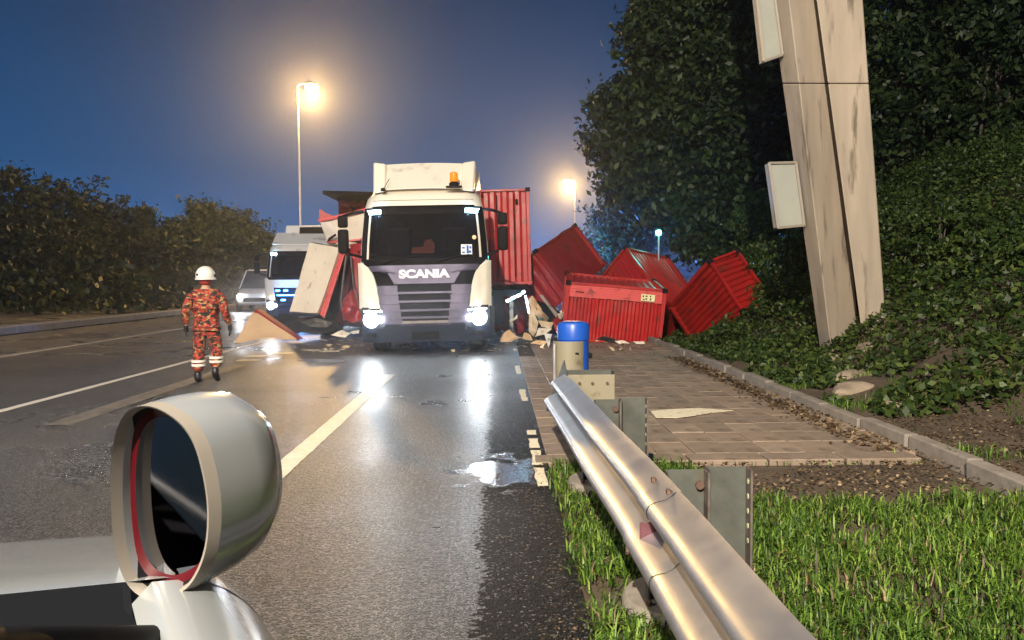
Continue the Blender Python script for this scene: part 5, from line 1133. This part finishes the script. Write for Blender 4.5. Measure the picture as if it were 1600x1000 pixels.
b = MB(); b.add(ringm(.902, -.019, -.007) + ringm(.80, -.014, -.007), [(i, (i + 1) % n, n + (i + 1) % n, n + i) for i in range(n)]); b.build('painted_red_reflection', M_REDREFL, MR, smooth=True)  # red ring painted in place of a red reflection in the glass
b = MB(); b.add(ringm(.81, -.0145, -.007), [tuple(range(n))]); gl = b.build('mirror_glass', M_MIRROR, MR)
b = MB(); b.tube([(-.09, .06, -.06), (-.10, .08, -.16)], .035, 10); b.build('mirror_foot', M_SILVER, MR, smooth=True)


# ================================================================== HAZE
hz = MB(); hz.box((5, 75, 11), (230, 240, 24)); 
MH = bpy.data.materials.new('haze_air'); MH.use_nodes = True; n_ = MH.node_tree.nodes; n_.remove(n_['Principled BSDF']); pv = n_.new('ShaderNodeVolumePrincipled')
pv.inputs['Color'].default_value = (.86, .90, 1, 1); pv.inputs['Density'].default_value = .0013; pv.inputs['Anisotropy'].default_value = .84
MH.node_tree.links.new(pv.outputs[0], n_['Material Output'].inputs['Volume'])
def puff(name, c, r_, dens, label, col=(.9, .93, 1)):
    b = MB(); n_s = 20
    b.lathe((0, 0, 0), [(max(.001, math.sin(PI * k / 12)), -math.cos(PI * k / 12)) for k in range(13)], n_s)
    Mv = bpy.data.materials.new(name + '_air'); Mv.use_nodes = True; n = Mv.node_tree.nodes; l = Mv.node_tree.links; n.remove(n['Principled BSDF']); v = n.new('ShaderNodeVolumePrincipled')
    g = n.new('ShaderNodeTexCoord'); ln = n.new('ShaderNodeVectorMath'); ln.operation = 'LENGTH'; l.new(g.outputs['Object'], ln.inputs[0])
    m1 = n.new('ShaderNodeMapRange'); m1.interpolation_type = 'SMOOTHSTEP'; m1.inputs[1].default_value = 1; m1.inputs[2].default_value = .15; l.new(ln.outputs['Value'], m1.inputs[0])
    t = n.new('ShaderNodeTexNoise'); t.inputs['Scale'].default_value = 2.2; t.inputs['Detail'].default_value = 3; l.new(g.outputs['Object'], t.inputs['Vector'])
    m2 = n.new('ShaderNodeMapRange'); m2.inputs[1].default_value = .40; m2.inputs[2].default_value = .68; l.new(t.outputs[0], m2.inputs[0])
    mu = n.new('ShaderNodeMath'); mu.operation = 'MULTIPLY'; l.new(m1.outputs[0], mu.inputs[0]); l.new(m2.outputs[0], mu.inputs[1])
    m3 = n.new('ShaderNodeMath'); m3.operation = 'MULTIPLY'; m3.inputs[1].default_value = dens; l.new(mu.outputs[0], m3.inputs[0]); l.new(m3.outputs[0], v.inputs['Density'])
    v.inputs['Color'].default_value = col + (1,); v.inputs['Anisotropy'].default_value = .3
    l.new(v.outputs[0], n['Material Output'].inputs['Volume'])
    o = b.build(name, Mv, kind='stuff', label=label); o.location = c; o.scale = r_; return o
puff('smoke', pt(1100, 400, 30), (2.6, 2.2, 2.0), .35, 'faint smoke drifting up behind the tumbled red containers')
puff('mist', (-2.0, 13.5, .9), (4.6, 3.6, 1.2), .05, 'low wet mist in front of the truck headlights')
puff('mist', (-10, 36, 1.2), (5.5, 5.5, 1.6), .06, 'low mist in the beams beside the white truck')
hz.build('haze', MH, kind='stuff', label='thin damp night air glowing around the lamps')
